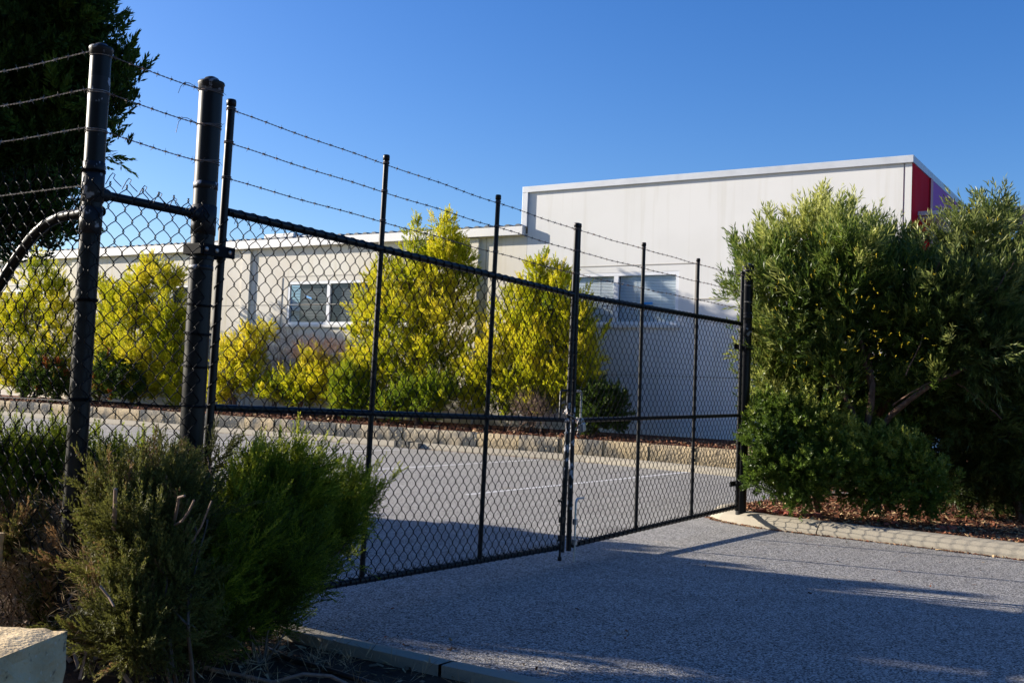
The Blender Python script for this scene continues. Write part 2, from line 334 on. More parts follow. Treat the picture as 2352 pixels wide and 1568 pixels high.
# right hand bed: rounded nose at the gate post, front run, and the run up the fence
nose = [(-4.2+.0, 13.6), (-4.52, 12.6), (-4.66, 12.0), (-4.66, 11.65), (-4.56, 11.36), (-4.38, 11.13), (-4.1, 10.96), (-3.75, 10.82), (-3.2, 10.75), (-2.2, 10.66), (-1.2, 10.54), (.5, 10.35), (6, 9.7)]
ptsn = nose[::1]
split_kerb(ptsn, [3.9, 6.02, 8.3, 10.6, 12.9], 'kerb')
MB().prism([(-4.30, 13.6), (-4.46, 12.0), (-4.36, 11.5), (-4.1, 11.2), (-3.6, 11.0), (-2.2, 10.88), (-1.1, 10.74), (.5, 10.55), (6, 9.9), (9, 12), (9, 17.1), (-3.5, 17.1), (-4.0, 15)], 0, .115).build('mulch_bed', M['mulch'], kind='structure')
split_kerb([(-4.0, 13.6), (-3.8, 15.2), (-3.5, 17.2)], [1.8], 'kerb')
# near left bed
split_kerb([(8, 4.02), (-1, 3.98), (-2.7, 3.98), (-3.3, 3.99), (-3.72, 4.02), (-4.0, 4.12), (-4.3, 4.3)], [5.0, 8.4, 10.7], 'kerb')
MB().prism([(-40, -6), (8, -6), (8, 3.80), (-3.9, 3.82), (-4.3, 4.12), (-4.9, 4.3), (-6, 4.3), (-40, 4.3)], 0, .075).build('garden_bed', M['soil'], kind='structure')
# far mulch bed behind the retaining wall
MB().add([(-70, 18.98, .40), (9, 18.98, .40), (9, 21.6, .50), (-70, 21.6, .50)], [(0, 1, 2, 3)]).build('raised_bed', M['mulch'], kind='structure')

# retaining wall of limestone blocks
rw = thing('retaining_wall', 'low wall of weathered limestone blocks along the far side of the car park', 'retaining wall', (-12, 18.85, 0))
x = 4.0; i = 0; dark = MB(); lite = MB(); mort = MB()
while x > -62:
    L = 1.0+random.uniform(-.03, .03); tgt = dark if random.random() < (.65 if x < -9.5 else .15) else lite
    y0 = 18.72+random.uniform(-.012, .012); zt = .425+random.uniform(-.008, .008)
    nx, nz = 8, 4
    xs = np.linspace(x-L+.05, x, nx); zs = np.linspace(0, zt, nz)
    V = []
    for z in zs:
        for xx in xs: V.append((xx, y0+random.uniform(-.007, .007)-(0 if 0 < z < zt-.01 else -.012), z))
    for xx in xs: V.append((xx, y0+.25, zt+random.uniform(-.004, .002)))
    Fq = [(a*nx+b, a*nx+b+1, (a+1)*nx+b+1, (a+1)*nx+b) for a in range(nz) for b in range(nx-1)]
    tgt.add(V, Fq); mort.box(x-L, x-L+.05, y0+.018, y0+.24, 0, zt-.02)
    x -= L; i += 1
lite.build('limestone_blocks', M['limestone'], rw, smooth=True); dark.build('weathered_blocks', M['limedark'], rw, smooth=True); mort.build('mortar_joints', M['mortar'], rw)
# small drain outlet in the far kerb
t = thing('drain_outlet', 'small dark concrete drain outlet set into the far kerb below the limestone wall', 'drain', (-14.6, 18.35, 0))
MB().box(-14.75, -14.35, 18.33, 18.5, .002, .15).build('drain_mouth', M['limedark'], t); MB().box(-14.33, -14.1, 18.34, 18.5, .002, .13).build('drain_apron', M['kerb'], t)

def crack(name, pts, w0):
    P = np.array(pts, float); q = np.linspace(0, 1, 60); s_ = np.linspace(0, 1, len(P)); X = np.interp(q, s_, P[:, 0])+np.cumsum(rng.normal(size=60))*.006; Y_ = np.interp(q, s_, P[:, 1])+np.cumsum(rng.normal(size=60))*.006
    w_ = w0*rng.uniform(.3, 1.2, 60); V = np.concatenate([np.stack([X, Y_-w_, np.full(60, .004)], 1), np.stack([X, Y_+w_, np.full(60, .004)], 1)])
    MB().add(V, [(i, i+1, 61+i, 60+i) for i in range(59)]).build(name, M['crack'], kind='structure')
crack('asphalt_crack', [(-4.2, 7.45), (-3.6, 7.2), (-2.9, 7.0)], .005)
crack('asphalt_crack', [(-3.9, 10.7), (-3.5, 10.3), (-2.6, 10.2)], .004)
crack('asphalt_crack', [(-6.8, 12.3), (-5.6, 13.2), (-4.9, 13.0)], .007)
crack('asphalt_crack', [(-3.4, 4.9), (-2.8, 5.2), (-2.2, 5.1)], .004)

# ================================================================== BUILDINGS
YB = 21.5
def wall_holes(mb, x0, x1, z0, z1, holes, y):
    """front wall with real window openings: a strip layout around the holes"""
    xs = sorted({x0, x1, *[h[0] for h in holes], *[h[1] for h in holes]}); zs = sorted({z0, z1, *[h[2] for h in holes], *[h[3] for h in holes]})
    for a, b in zip(xs[:-1], xs[1:]):
        for c, d in zip(zs[:-1], zs[1:]):
            if any(h[0] <= a and b <= h[1] and h[2] <= c and d <= h[3] for h in holes): continue
            mb.add([(a, y, c), (b, y, c), (b, y, d), (a, y, d)], [(0, 1, 2, 3)])
    for h in holes:                                  # reveals
        q = .14
        mb.add([(h[0], y, h[2]), (h[0], y, h[3]), (h[0], y+q, h[3]), (h[0], y+q, h[2])], [(0, 1, 2, 3)])
        mb.add([(h[1], y, h[2]), (h[1], y+q, h[2]), (h[1], y+q, h[3]), (h[1], y, h[3])], [(0, 1, 2, 3)])
        mb.add([(h[0], y, h[2]), (h[0], y+q, h[2]), (h[1], y+q, h[2]), (h[1], y, h[2])], [(0, 1, 2, 3)])
        mb.add([(h[0], y, h[3]), (h[1], y, h[3]), (h[1], y+q, h[3]), (h[0], y+q, h[3])], [(0, 1, 2, 3)])
def window(parent, x0, x1, z0, z1, mull, y, bm, sticker=None, pitch=.042, sl=.013):
    f = MB(); t = .075; fy0, fy1 = y+.004, y+.075
    f.box(x0, x1, fy0, fy1, z1-t, z1); f.box(x0, x1, fy0, fy1, z0, z0+t)
    f.box(x0, x0+t, fy0, fy1, z0+t, z1-t); f.box(x1-t, x1, fy0, fy1, z0+t, z1-t)
    for m_ in mull: f.box(m_-.055, m_+.055, fy0+.003, fy1, z0+t, z1-t)
    fo = f.build('window', M['winframe'], parent)
    MB().box(x0-.06, x1+.06, y-.05, y+.03, z0-.07, z0-.002).build('sill', M['cream'], fo)
    xs = [x0]+list(mull)+[x1]
    for i, (a, b) in enumerate(zip(xs[:-1], xs[1:])):
        MB().add([(a+.05, y+.06, z0+t), (b-.05, y+.06, z0+t), (b-.05, y+.06, z1-t), (a+.05, y+.06, z1-t)], [(0, 1, 2, 3)]).build('pane', M['glass'], fo)
        bl = MB(); zz = z1-.08
        while zz > z0+.05:
            bl.add([(a+.07, y+.085, zz-sl), (b-.07, y+.085, zz-sl), (b-.07, y+.10, zz+sl*.85), (a+.07, y+.10, zz+sl*.85)], [(0, 1, 2, 3)]); zz -= pitch
        for q in (.3, .7): bl.box(a+(b-a)*q, a+(b-a)*q+.006, y+.080, y+.083, z0+.06, z1-.06)
        bl.build('blind', bm, fo)
    MB().box(x0, x1, y+.5, y+.52, z0-.3, z1+.2).box(x0-.1, x1+.1, y+.2, y+.5, z0-.32, z0-.3).build('room_backing', M['room'], fo)
    if sticker:
        sx, sz, tl = sticker
        MB().add([(sx, y+.055, sz), (sx+.26, y+.055, sz+tl), (sx+.26, y+.055, sz+tl+.055), (sx, y+.055, sz+.055)], [(0, 1, 2, 3)]).build('sticker', M['sticker'], fo)
# low building
lb = thing('low_building', 'long low cream building with sloping fascia and blinds in its windows behind the golden shrubs', 'building', (-22, YB, .4))
wl = MB(); holes = [(-21.35+k*-16.0/2, -16.7+k*-16.0/2, 2.94, 4.14) for k in range(3)]
wall_holes(wl, -62, -13.505, .3, 5.14, holes, YB)
wl.build('wall', M['creamlow'], lb)
for k, h in enumerate(holes):
    window(lb, h[0], h[1], h[2], h[3], (h[0]+1.52, h[0]+3.1), YB, M['blind'], (-20.75, 3.72, -.08) if k == 0 else None)
    MB().box(h[0]-.25, h[1]+.2, YB-.008, YB, 4.275, 4.295).box(h[0]-.25, h[0]-.22, YB-.012, YB, 2.7, 4.26).build('panel_joint', M['groove'], lb)
MB().box(-62, -13.56, YB-.008, YB, 3.49, 3.505).build('panel_joint', M['groove'], lb)
for xx in (-15.04, -23.0, -31.0, -39.0, -47):
    bevel(MB().box(xx-.17, xx+.17, YB-.065, YB+.001, .3, 5.08).build('pilaster', M['creamlow'], lb), .008)
    MB().box(xx+.35, xx+.365, YB-.007, YB, .4, 5.1).build('panel_joint', M['groove'], lb)
# fascia: top edge rises slightly to the left as photographed
fa = MB()
V = [(-13.56, YB-.16, 5.10), (-62, YB-.16, 5.18), (-62, YB-.16, 5.52), (-13.56, YB-.16, 5.31), (-13.56, YB+.02, 5.10), (-62, YB+.02, 5.18), (-62, YB+.02, 5.52), (-13.56, YB+.02, 5.31)]
fa.add(V, [(0, 3, 2, 1), (0, 4, 7, 3), (3, 7, 6, 2), (0, 1, 5, 4)]); fa.build('fascia', M['fascia'], lb)
ro = MB(); xx = -13.6
while xx > -60:
    z = 5.315+(-13.56-xx)*(.21/48.4)
    ro.add([(xx, YB-.168, z), (xx-.06, YB-.168, z+.045), (xx-.12, YB-.168, z+.045), (xx-.2, YB-.168, z), (xx, YB+12, z+.6), (xx-.06, YB+12, z+.645), (xx-.12, YB+12, z+.645), (xx-.2, YB+12, z+.6),
            (xx-.30, YB-.168, z), (xx-.30, YB+12, z+.6)], [(0, 1, 5, 4), (1, 2, 6, 5), (2, 3, 7, 6), (3, 8, 9, 7), (0, 3, 2, 1)]); xx -= .30
ro.build('roof', M['roof'], lb)
hv = thing('rooftop_duct', 'pale grey boxed duct sitting on the dark corrugated roof', 'roof unit', (-24, 24, 5.5))
bevel(MB().box(-25.0, -23.7, 24, 25.2, 5.45, 6.02).build('duct_box', M['hvac'], hv), .03); bevel(MB().box(-23.69, -23.1, 24.1, 25.0, 5.45, 5.93).build('duct_end', M['hvac'], hv), .02)
sh = thing('distant_shed', 'pale blue grey shed roof showing past the end of the low building', 'shed', (-80, 52, 0))
MB().box(-110, -62, 50, 64, 0, 7.2).build('wall', M['paleblue'], sh)
MB().add([(-111, 49.5, 7.2), (-61, 49.5, 7.2), (-61, 57, 9.8), (-111, 57, 11.2), (-111, 64.5, 7.2), (-61, 64.5, 7.2)], [(0, 1, 2, 3), (3, 2, 5, 4), (1, 5, 2, 2)]).build('roof', M['paleblue'], sh)
# tall building
tb = thing('tall_building', 'tall cream rendered building with silver parapet flashing and a red and purple side wall', 'building', (-9, YB, .4))
XR = -4.66
wt = MB(); h = (-14.16, -9.52, 2.94, 4.13); h2 = (-13.5, h[1], h[2], h[3])
wall_holes(wt, -13.5, -4.82, .3, 6.135, [h2], YB)
wall_holes(wt, -4.79, XR, .3, 6.135, [], YB)
wt.add([(-4.82, YB, .3), (-4.82, YB+.03, .3), (-4.82, YB+.03, 6.135), (-4.82, YB, 6.135)], [(0, 1, 2, 3)]); wt.add([(-4.82, YB+.03, .3), (-4.79, YB+.03, .3), (-4.79, YB+.03, 6.135), (-4.82, YB+.03, 6.135)], [(0, 1, 2, 3)])
wt.add([(-13.5, YB+.02, 5.0), (-13.5, YB+30, 5.0), (-13.5, YB+30, 6.135), (-13.5, YB+.02, 6.135)], [(0, 1, 2, 3)])
wt.add([(-13.5, YB+.05, 6.12), (XR-.01, YB+.05, 6.12), (XR-.01, YB+30, 6.12), (-13.5, YB+30, 6.12)], [(0, 1, 2, 3)])
wt.build('wall', M['cream'], tb)
window(tb, -13.45, -9.52, 2.94, 4.13, (-12.62, -11.07), YB, M['blindlight'], (-10.42, 3.40, .0), .034, .0165)
gj = MB(); gj.box(-13.45, -9.1, YB-.008, YB, 4.28, 4.30); gj.box(-9.14, -9.1, YB-.012, YB, 2.75, 4.27)
gj.box(-9.1, -4.83, YB-.010, YB, 3.49, 3.515); gj.box(-13.45, -4.83, YB-.008, YB, 1.80, 1.815); gj.build('panel_joint', M['groove'], tb)
bevel(MB().box(-13.66, XR+.035, YB-.055, YB+.15, 6.13, 6.275).build('parapet_flashing', M['flash'], tb), .006)
bevel(MB().box(-13.66, -13.502, YB-.053, YB+.15, 5.30, 6.128).build('corner_flashing', M['flash'], tb), .006)
bevel(MB().box(XR-.1, XR+.034, YB+.152, YB+30, 6.13, 6.275).build('parapet_flashing', M['flash'], tb), .006)
MB().box(XR-.06, XR+.012, YB+.012, 23.05, .3, 6.128).build('red_panel', M['red'], tb, label='faded red painted end panel of the side wall')
MB().box(XR-.06, XR+.05, 23.05, 23.28, .3, 6.128).build('red_trim', M['redtrim'], tb)
pp = MB()
for a in range(6): pp.box(XR-.06, XR+.03, 23.285+a*4.4, 23.285+a*4.4+4.38, 5.2, 6.128)
pp.build('purple_panel', M['purple'], tb, label='purple cladding strip under the parapet')
MB().box(XR-.3, XR-.05, 23.285, YB+30, .3, 5.2).build('side_wall', M['cream'], tb)
aw = MB().box(XR+.02, -2.6, 22.0, 24.5, 5.17, 5.25).build('awning', M['flash'], tb)
tr = MB(); tr.rod((XR+.03, 22.05, 5.15), (-4.25, 22.05, 4.6), .025); tr.rod((-4.3, 22.05, 5.15), (XR+.1, 22.05, 4.6), .025); tr.rod((-4.25, 22.05, 5.15), (-3.6, 22.05, 4.5), .025); tr.rod((XR+.03, 22.05, 5.12), (-2.6, 22.05, 5.12), .03)
tr.build('awning_truss', M['groove'], aw)

# ================================================================== FENCE AND GATES
XG = -4.10
def chain_mesh(u0, u1, v0, v1, fn, W=.086, H=.100, r=.0024, skip=None, rough=0.0, spikes=False):
    """woven chain link: zigzag wires interlocked at every knot; fn maps (u,v,w) to world"""
    cols = np.arange(u0+W/4, u1, W/2); K = int(round((v1-v0)/(H/2)))
    A = W/4; P = []
    for ci, uc in enumerate(cols):
        pts = []
        for k in range(K+1):
            s = 1 if (k+ci) % 2 == 0 else -1
            z = v0+k*H/2
            fl = s
            pts += [(uc+s*(A-.0015), z-.0095, fl*.0026), (uc+s*(A+.0035), z-.0015, fl*.0008), (uc+s*(A+.0028), z+.004, -fl*.001), (uc+s*(A-.0025), z+.0105, -fl*.0026)]
            if k < K: pts += [(uc+s*A*.10, z+H*.25, -fl*.001)]
        P.append(pts)
    P = np.array(P)
    if rough:
        P[..., 0] += rough*(np.sin(P[..., 1]*9+P[..., 0]*3)+np.sin(P[..., 1]*4.1+2)*.7); P[..., 2] += rough*.8*np.sin(P[..., 0]*7+P[..., 1]*5)
    mb = MB(); X, ref = fn(P); mb.tubes(X, r, 5, ref=np.array(ref, float)); return mb
def coil(mb, a, b, R0, pitch, r=.0022, ref=(0, 0, 1)):
    a = np.array(a, float); b = np.array(b, float); L = np.linalg.norm(b-a); T = (b-a)/L
    A = unit(np.cross(T, np.array(ref, float))); B = np.cross(T, A); n = int(L/pitch*14); t = np.linspace(0, 1, n)
    ph = t*L/pitch*2*math.pi
    fl = ((ph % (2*math.pi)) - math.pi)/math.pi                 # most of each turn hugs the rail, then steps along
    s = t*L
    mb.tubes((a+T*s[:, None]+R0*(A*np.cos(ph)[:, None]+B*np.sin(ph)[:, None]))[None], r, 4, ref=T[None, None])
def ring(mb, c, axis, R0, r, n=18, turns=1, step=.006):
    T = unit(np.array(axis, float)); A = unit(np.cross(T, [.3, .2, 1.] if abs(T[2]) < .9 else [1., .1, 0])); B = np.cross(T, A)
    t = np.linspace(0, turns, n*turns+1)*2*math.pi
    mb.tubes((np.array(c)+R0*(A*np.cos(t)[:, None]+B*np.sin(t)[:, None])+T*(t/(2*math.pi)*step)[:, None])[None], r, 5, ref=T[None, None])
def barbed(name, a, b, m, parent, sag=.012, spacing=.10, r=.0015, wraps=None):
    """two twisted strands with four point barbs"""
    a = np.array(a, float); b = np.array(b, float); L = np.linalg.norm(b-a); T = (b-a)/L; n = max(8, int(L/.010)); t = np.linspace(0, 1, n)
    A = unit(np.cross(T, [0, 0, 1.])); B = np.cross(A, T)
    C = a+(b-a)*t[:, None]+np.array([0, 0, -1.])*(sag*4*t*(1-t))[:, None]+(A*np.sin(t*L*5.1)[:, None]+B*np.sin(t*L*7.3+1)[:, None])*.0025
    ph = t*L/.05*2*math.pi; mb = MB()
    for o in (0, math.pi):
        mb.tubes((C+.0021*(A*np.cos(ph+o)[:, None]+B*np.sin(ph+o)[:, None]))[None], r, 4, ref=np.array([0.1, .2, 1.]))
    s = spacing*random.uniform(.3, .8)
    while s < L-.02:
        c = C[int(s/L*(n-1))]; w_ = []
        ring(mb, c-T*.006, T, .0042, .0015, 8, 2, .006)
        for k in range(4):
            d = unit(A*math.cos(k*1.57+s*9)+B*math.sin(k*1.57+s*9)+T*random.uniform(-.5, .5)); mb.tubes([c+d*.003, c+d*random.uniform(.014, .019)], [.0014, .0007], 4)
        s += spacing*random.uniform(.9, 1.1)
    for (c, ax, R0) in (wraps or []): ring(mb, c, ax, R0, .0022, 20, 2, .008)
    return mb.build(name, m, parent)

def leaf(name, label, hinge_y, sgn, sag, L, bolt_m, bolt_kind):
    """one gate leaf, local origin at its hinge foot; sgn=+1 runs to +y"""
    base = np.array([XG, hinge_y, 0.0])
    t = thing(name, label, 'gate', base, 'two leaves of the chain link gate')
    Y = lambda q: hinge_y+sgn*q
    rs = .0205
    # uprights
    ups = [(0, .0205), (1.23, .0165), (2.46, .0165), (L, .0205)]
    for q, r_ in ups:
        worn = q == L
        b = MB(); zb = .15 if q not in (0, L) else .125
        b.tubes([(XG, Y(q), zb), (XG, Y(q), .9), (XG, Y(q), 2.10), (XG, Y(q), 2.68)], r_, 14); o = b.build('upright', M['wornpaint'] if False else M['black'], t, smooth=True)
        MB().lathe((XG, Y(q), 2.665), [(r_+.001, 0), (r_+.004, .002), (r_+.004, .026), (r_+.001, .034), (.001, .036)], 14).build('end_cap', M['black'], o, smooth=True)
    if sgn > 0: MB().tubes([(XG, Y(L), .70), (XG, Y(L), 1.28)], .0213, 14).build('worn_sleeve', M['wornpaint'], t, smooth=True, label='patch of the upright where the black paint has flaked to grey')
    else: MB().tubes([(XG, Y(L), .45), (XG, Y(L), 1.25)], .0213, 14).build('worn_sleeve', M['wornpaint'], t, smooth=True, label='patch of the upright where the black paint has flaked to grey')
    for z, r_ in ((2.13, .021), (1.145, .0185), (.165, .0205)):
        MB().tubes([(XG, Y(.02), z), (XG, Y(1.2), z), (XG, Y(L-.02), z)], r_, 14).build('rail', M['black'], t, smooth=True)
    def fn(P):
        X = np.empty_like(P); X[..., 0] = XG+.0235+P[..., 2]; X[..., 1] = Y(0)+sgn*P[..., 0]; X[..., 2] = P[..., 1]; return X, (1, 0, 0)
    mm = chain_mesh(.035, L-.03, .17, 2.12, fn, rough=.0024); mm.build('chain_mesh', M['meshwire'], t)
    w_ = MB(); coil(w_, (XG, Y(.04), 2.13), (XG, Y(L-.04), 2.13), .0235, .086); coil(w_, (XG, Y(.04), .165), (XG, Y(L-.04), .165), .023, .086)
    for q in (0, L): coil(w_, (XG, Y(q), .2), (XG, Y(q), 2.1), .0228, .100, ref=(1, 0, 0))
    for zz, dz in ((2.13, -1), (.165, 1)):
        q = .06
        while q < L-.05:
            for d in (-1, 1):
                a = np.array([XG+.024, Y(q), zz+dz*.024]); w_.tubes([a, a+np.array([.004, d*.014*random.uniform(.6, 1.3), dz*random.uniform(.02, .036)])], .0021, 4)
            q += .086
    w_.build('tie_wire', M['meshwire'], t)
    for dz in (.035, .205, .385):
        rr = .0205
        barbed('barbed_wire', (XG, Y(.0), 2.68-dz), (XG, Y(L), 2.68-dz), M['rustwire'], t, sag=.004,
               wraps=[((XG, Y(q), 2.68-dz-.004), (0, .05, 1), r_+.0025) for q, r_ in ups])
    # cut-out frame around the chain
    hb = MB(); q0 = L-.13; hb.tubes([(XG, Y(q0), 1.15), (XG, Y(q0), 1.36), (XG, Y(q0)+sgn*.012, 1.372), (XG, Y(L)-sgn*.02, 1.378)], .009, 8)
    hb.build('hand_opening_frame', M['black'] if sgn > 0 else M['silver'], t, smooth=True)
    sl = MB(); sl.tubes([(XG, Y(L-.085), 1.145), (XG, Y(L-.012), 1.145)], .0205, 12); sl.build('rail_ferrule', M['silver'], t, smooth=True)
    # drop bolt
    if bolt_kind == 'silver': yb, xb, zb, zt, hd = 7.355, XG+.035, .005, .53, 1
    else: yb, xb, zb, zt, hd = 7.125, XG+.035, .07, .53, -1
    db = MB(); db.tubes([(xb, yb, zb), (xb, yb, zt-.03), (xb, yb+hd*.012, zt-.008), (xb, yb+hd*.035, zt), (xb, yb+hd*(.13 if hd > 0 else .06), zt-.002)], .0085, 10)
    if hd < 0: db.lathe((xb, yb, zb), [(.001, 0), (.016, .002), (.016, .03), (.009, .036)], 12)
    d = db.build('drop_bolt', bolt_m, t, smooth=True)
    for zq in ((.17, .33) if hd > 0 else (.22, .36)):
        bevel(MB().box(XG+.018, XG+.052, yb-.016, yb+.016, zq, zq+.045).build('bolt_bracket', bolt_m, d), .003)
    # hinges
    # lean of the sagging leaf about its hinge
    t.rotation_euler = (-sgn*sag/L, 0, 0)
    t.location.z = .02 if sgn > 0 else .015
    return t
leaf('gate_leaf', 'left black chain link gate leaf, the nearer one, with the black drop bolt', 3.62, 1, .060, 3.595, M['black'], 'black')
leaf('gate_leaf', 'right black chain link gate leaf, the farther one, with the silver drop bolt', 10.975, -1, .055, 3.65, M['silver'], 'silver')

def big_post(name, label, x, y, ht, r, group='round black steel posts', worn=(), z0=0.0, flat=False):
    t = thing(name, label, 'fence post', (x, y, z0), group)
    MB().tubes([(x, y, z0-.02), (x, y, z0+.8), (x, y, ht*.6), (x, y, ht-.03)], r, 28).build('post', M['black'], t, smooth=True)
    MB().lathe((x, y, ht-.05), [(r+.001, 0), (r+.0045, .002), (r+.005, .030), (r+.009, .036), (r+.006, .046), (r*.75, .052), (r*.72, .054), (r*.55, .066), (r*.3, .073), (.001, .075)], 28).build('cap', M['chipped'], t, smooth=True)
    for z, h_ in worn: MB().lathe((x, y, z), [(r, 0), (r+.003, .001), (r+.003, h_-.001), (r, h_)], 28).build('collar', M['chipped'], t, smooth=True)
    return t
def hinge(parent, x, y0, y1, z, r):
    """strap clamp that joins the post at y0 to the gate upright at y1"""
    s = 1 if y1 > y0 else -1; ya, yb = min(y0, y1), max(y0, y1)
    h_ = MB()
    h_.box(x+r, x+r+.008, y0-s*.045 if s > 0 else y1-.03, y1+.03 if s > 0 else y0+.045, z-.028, z+.028)
    h_.box(x-r-.008, x-r, y0-.045 if s > 0 else y1-.03, y1+.03 if s > 0 else y0+.045, z-.028, z+.028)
    h_.box(x-r-.008, x+r+.008, y0-s*(r+.0)-.006, y0-s*r+.006, z-.026, z+.026)
    h_.lathe((x, y0, z-.027), [(r+.001, 0), (r+.006, .001), (r+.006, .053), (r+.001, .054)], 28)
    o = h_.build('hinge_clamp', M['dull'], parent); bevel(o, .003)
    for yy in (y0-s*.03, y0+s*.035, y1-s*.005): MB().lathe((x+r+.008, yy, z), [(.011, 0), (.011, .004), (.008, .007), (.001, .008)], 12, axis=0).build('bolt', M['bolt'], o, smooth=True)

P1 = (XG, 2.90); P2 = (XG, 3.53)
# --- corner fence: corner post, short panel, panel running away to the left
cf = thing('corner_fence', 'black chain link corner fence with bent brace pipe and barbed wire beside the gate', 'fence', (P1[0], P1[1], 0))
po = MB(); po.tubes([(P1[0], P1[1], .05), (P1[0], P1[1], 1), (P1[0], P1[1], 2), (P1[0], P1[1], 2.74)], .0445, 26); po = po.build('post', M['black'], cf, smooth=True)
MB().lathe((P1[0], P1[1], 2.715), [(.0455, 0), (.049, .002), (.050, .028), (.053, .034), (.050, .042), (.033, .048), (.031, .050), (.02, .058), (.001, .062)], 26).build('cap', M['chipped'], po, smooth=True)
for z, h_ in ((2.20, .003), (2.06, .14), (1.92, .12)): MB().lathe((P1[0], P1[1], z), [(.0445, 0), (.048, .002), (.048, h_-.001), (.0445, h_)], 26).build('collar', M['chipped'], po, smooth=True)
MB().lathe((P1[0], P1[1], 2.18), [(.0445, 0), (.0465, .001), (.0465, .06), (.0445, .061)], 26).build('collar', M['wornpaint'], po, smooth=True)
MB().lathe((P1[0]+.0008, P1[1], 2.50), [(.0447, 0), (.0452, .02), (.0452, .10), (.0447, .12)], 26).build('paint_patch', M['wornpaint'], po, smooth=True)
b = MB(); b.tubes([(P1[0], P1[1]+.03, 2.105), (P1[0], P2[1]-.03, 2.105)], .0205, 16); rl = b.build('top_rail', M['black'], cf, smooth=True)
for yy, d in ((P1[1]+.04, 1), (P2[1]-.05, -1)):
    b = MB(); b.lathe((P1[0], yy, 2.105), [(.021, -.03), (.027, -.028), (.030, 0), (.030, .03), (.026, .04), (.021, .045)] if d > 0 else [(.021, -.045), (.026, -.04), (.030, -.03), (.030, 0), (.027, .028), (.021, .03)], 18, axis=1)
    for s in (-1, 1): b.lathe((P1[0], yy+d*.012, 2.105+s*.026), [(.009, 0), (.008, s*.008), (.001, s*.012)], 8)
    b.build('rail_fitting', M['chipped'], rl, smooth=True)
# brace pipe, bends down to the ground along the left run
yb = 2.965
b = MB(); pth = np.array([(-4.12, yb, 2.035), (-4.25, yb, 2.033), (-4.42, yb, 2.026), (-4.52, yb, 2.00), (-4.61, yb, 1.955), (-4.70, yb, 1.885), (-4.80, yb, 1.79), (-5.2, yb, 1.39), (-6.4, yb, .08)])
b.tubes(pth, .0245, 16); b.build('brace_pipe', M['black'], cf, smooth=True)
b = MB(); b.lathe((-4.175, yb, 2.035), [(.024, -.05), (.033, -.045), (.036, 0), (.034, .03), (.026, .035)], 18, axis=0); b.build('rail_fitting', M['chipped'], cf, smooth=True)
# meshes
def fn_side(P):
    X = np.empty_like(P); X[..., 0] = XG-P[..., 0]; X[..., 1] = P1[1]-.052+P[..., 2]; X[..., 2] = P[..., 1]; return X, (0, 1, 0)
side_mesh = chain_mesh(-.04, 7.5, .10, 2.22, fn_side, rough=.003)
def fn_pan(P):
    X = np.empty_like(P); X[..., 0] = XG+.060+P[..., 2]; X[..., 1] = P1[1]-.04+P[..., 0]; X[..., 2] = P[..., 1]; return X, (1, 0, 0)
b = chain_mesh(0, .66, .10, 2.15, fn_pan, rough=.0035)
# loops of mesh wire standing above the rail, spikes above the selvage wire
for k in range(8):
    y = 2.94+k*.086; z = 2.19-.014*k+random.uniform(-.008, .01)
    b.tubes([(XG+.06, y-.02, z-.045), (XG+.06, y, z-.005), (XG+.062, y+.012, z+.012), (XG+.066, y+.022, z+.006), (XG+.06, y+.018, z-.010), (XG+.058, y+.035, z-.022), (XG+.06, y+.062, z-.040)], .0021, 5)
b.build('chain_mesh', M['meshwire'], cf); b = side_mesh
for k in range(60):
    xx = XG-k*.086; z = 2.215
    for d in (-1, 1): b.tubes([(xx, P1[1]-.052, z-.02), (xx+d*.014, P1[1]-.052, z+.02), (xx+d*.022, P1[1]-.054, z+.034)], .0021, 4)
b.build('chain_mesh', M['meshwire'], cf)
for z in (2.125, 1.185, .2):
    b = MB(); n = 900; t_ = np.linspace(0, 1, n)
    for o in (0, math.pi):
        ph = t_*7.4/.06*6.283+o
        b.tubes(np.stack([XG-t_*7.4, P1[1]-.057+.002*np.cos(ph), z+.002*np.sin(ph)-.01*np.sin(t_*9)**2], 1)[None], .0015, 4, ref=np.array([0, .3, 1.]))
    b.build('selvage_wire', M['galv'], cf)
b = MB(); b.tubes([(XG+.058, P1[1], 1.19), (XG+.060, 3.1, 1.180), (XG+.060, 3.3, 1.172), (XG+.06, P2[1], 1.170)], .0028, 5); b.build('bottom_wire', M['meshwire'], cf)
for z in (2.19, 1.62, 1.185, .7):
    b = MB(); ring(b, (P1[0], P1[1], z), (0, 0, 1), .0495, .0022, 18, 3, .005); b.build('tie_wire', M['meshwire'], cf)
for z in (1.66, 1.52, 1.36, 1.17):
    b = MB(); ring(b, (P2[0], P2[1], z), (.12, 0, 1), .0650, .0022, 20, 2, .006); b.build('tie_wire', M['meshwire'], cf)
for z in (2.745, 2.577, 2.404):
    barbed('barbed_wire', (P1[0], P1[1]-.047, z-.02), (P1[0]-7.4, P1[1]-.047, z-.02), M['galv'], cf, sag=.0, wraps=[((P1[0], P1[1], z-.035), (0, 0, 1), .0465)])
for k, (za, zb) in enumerate(((2.735, 2.74), (2.567, 2.57), (2.394, 2.39))):
    barbed('barbed_wire', (P1[0]+.047, P1[1], za-.02), (P2[0]+.03, P2[1]-.05, zb-.028), M['rustwire'], cf, sag=.006, spacing=.075)
    if k < 2:
        c = np.array([P2[0]+.03, P2[1]-.16, zb-.02]); b = MB(); b.tubes([c+[0, .06, -.01], c, c+[0, -.03, -.005], c+[0, -.05, -.03], c+[0, -.062, -.065-k*.02]], .0016, 4); b.build('wire_tail', M['rustwire'], cf)
# far left support post of the left run
MB().rod((-10.2, 2.9, 0), (-10.2, 2.9, 2.7), .0445, 20).build('post', M['black'], cf, smooth=True)

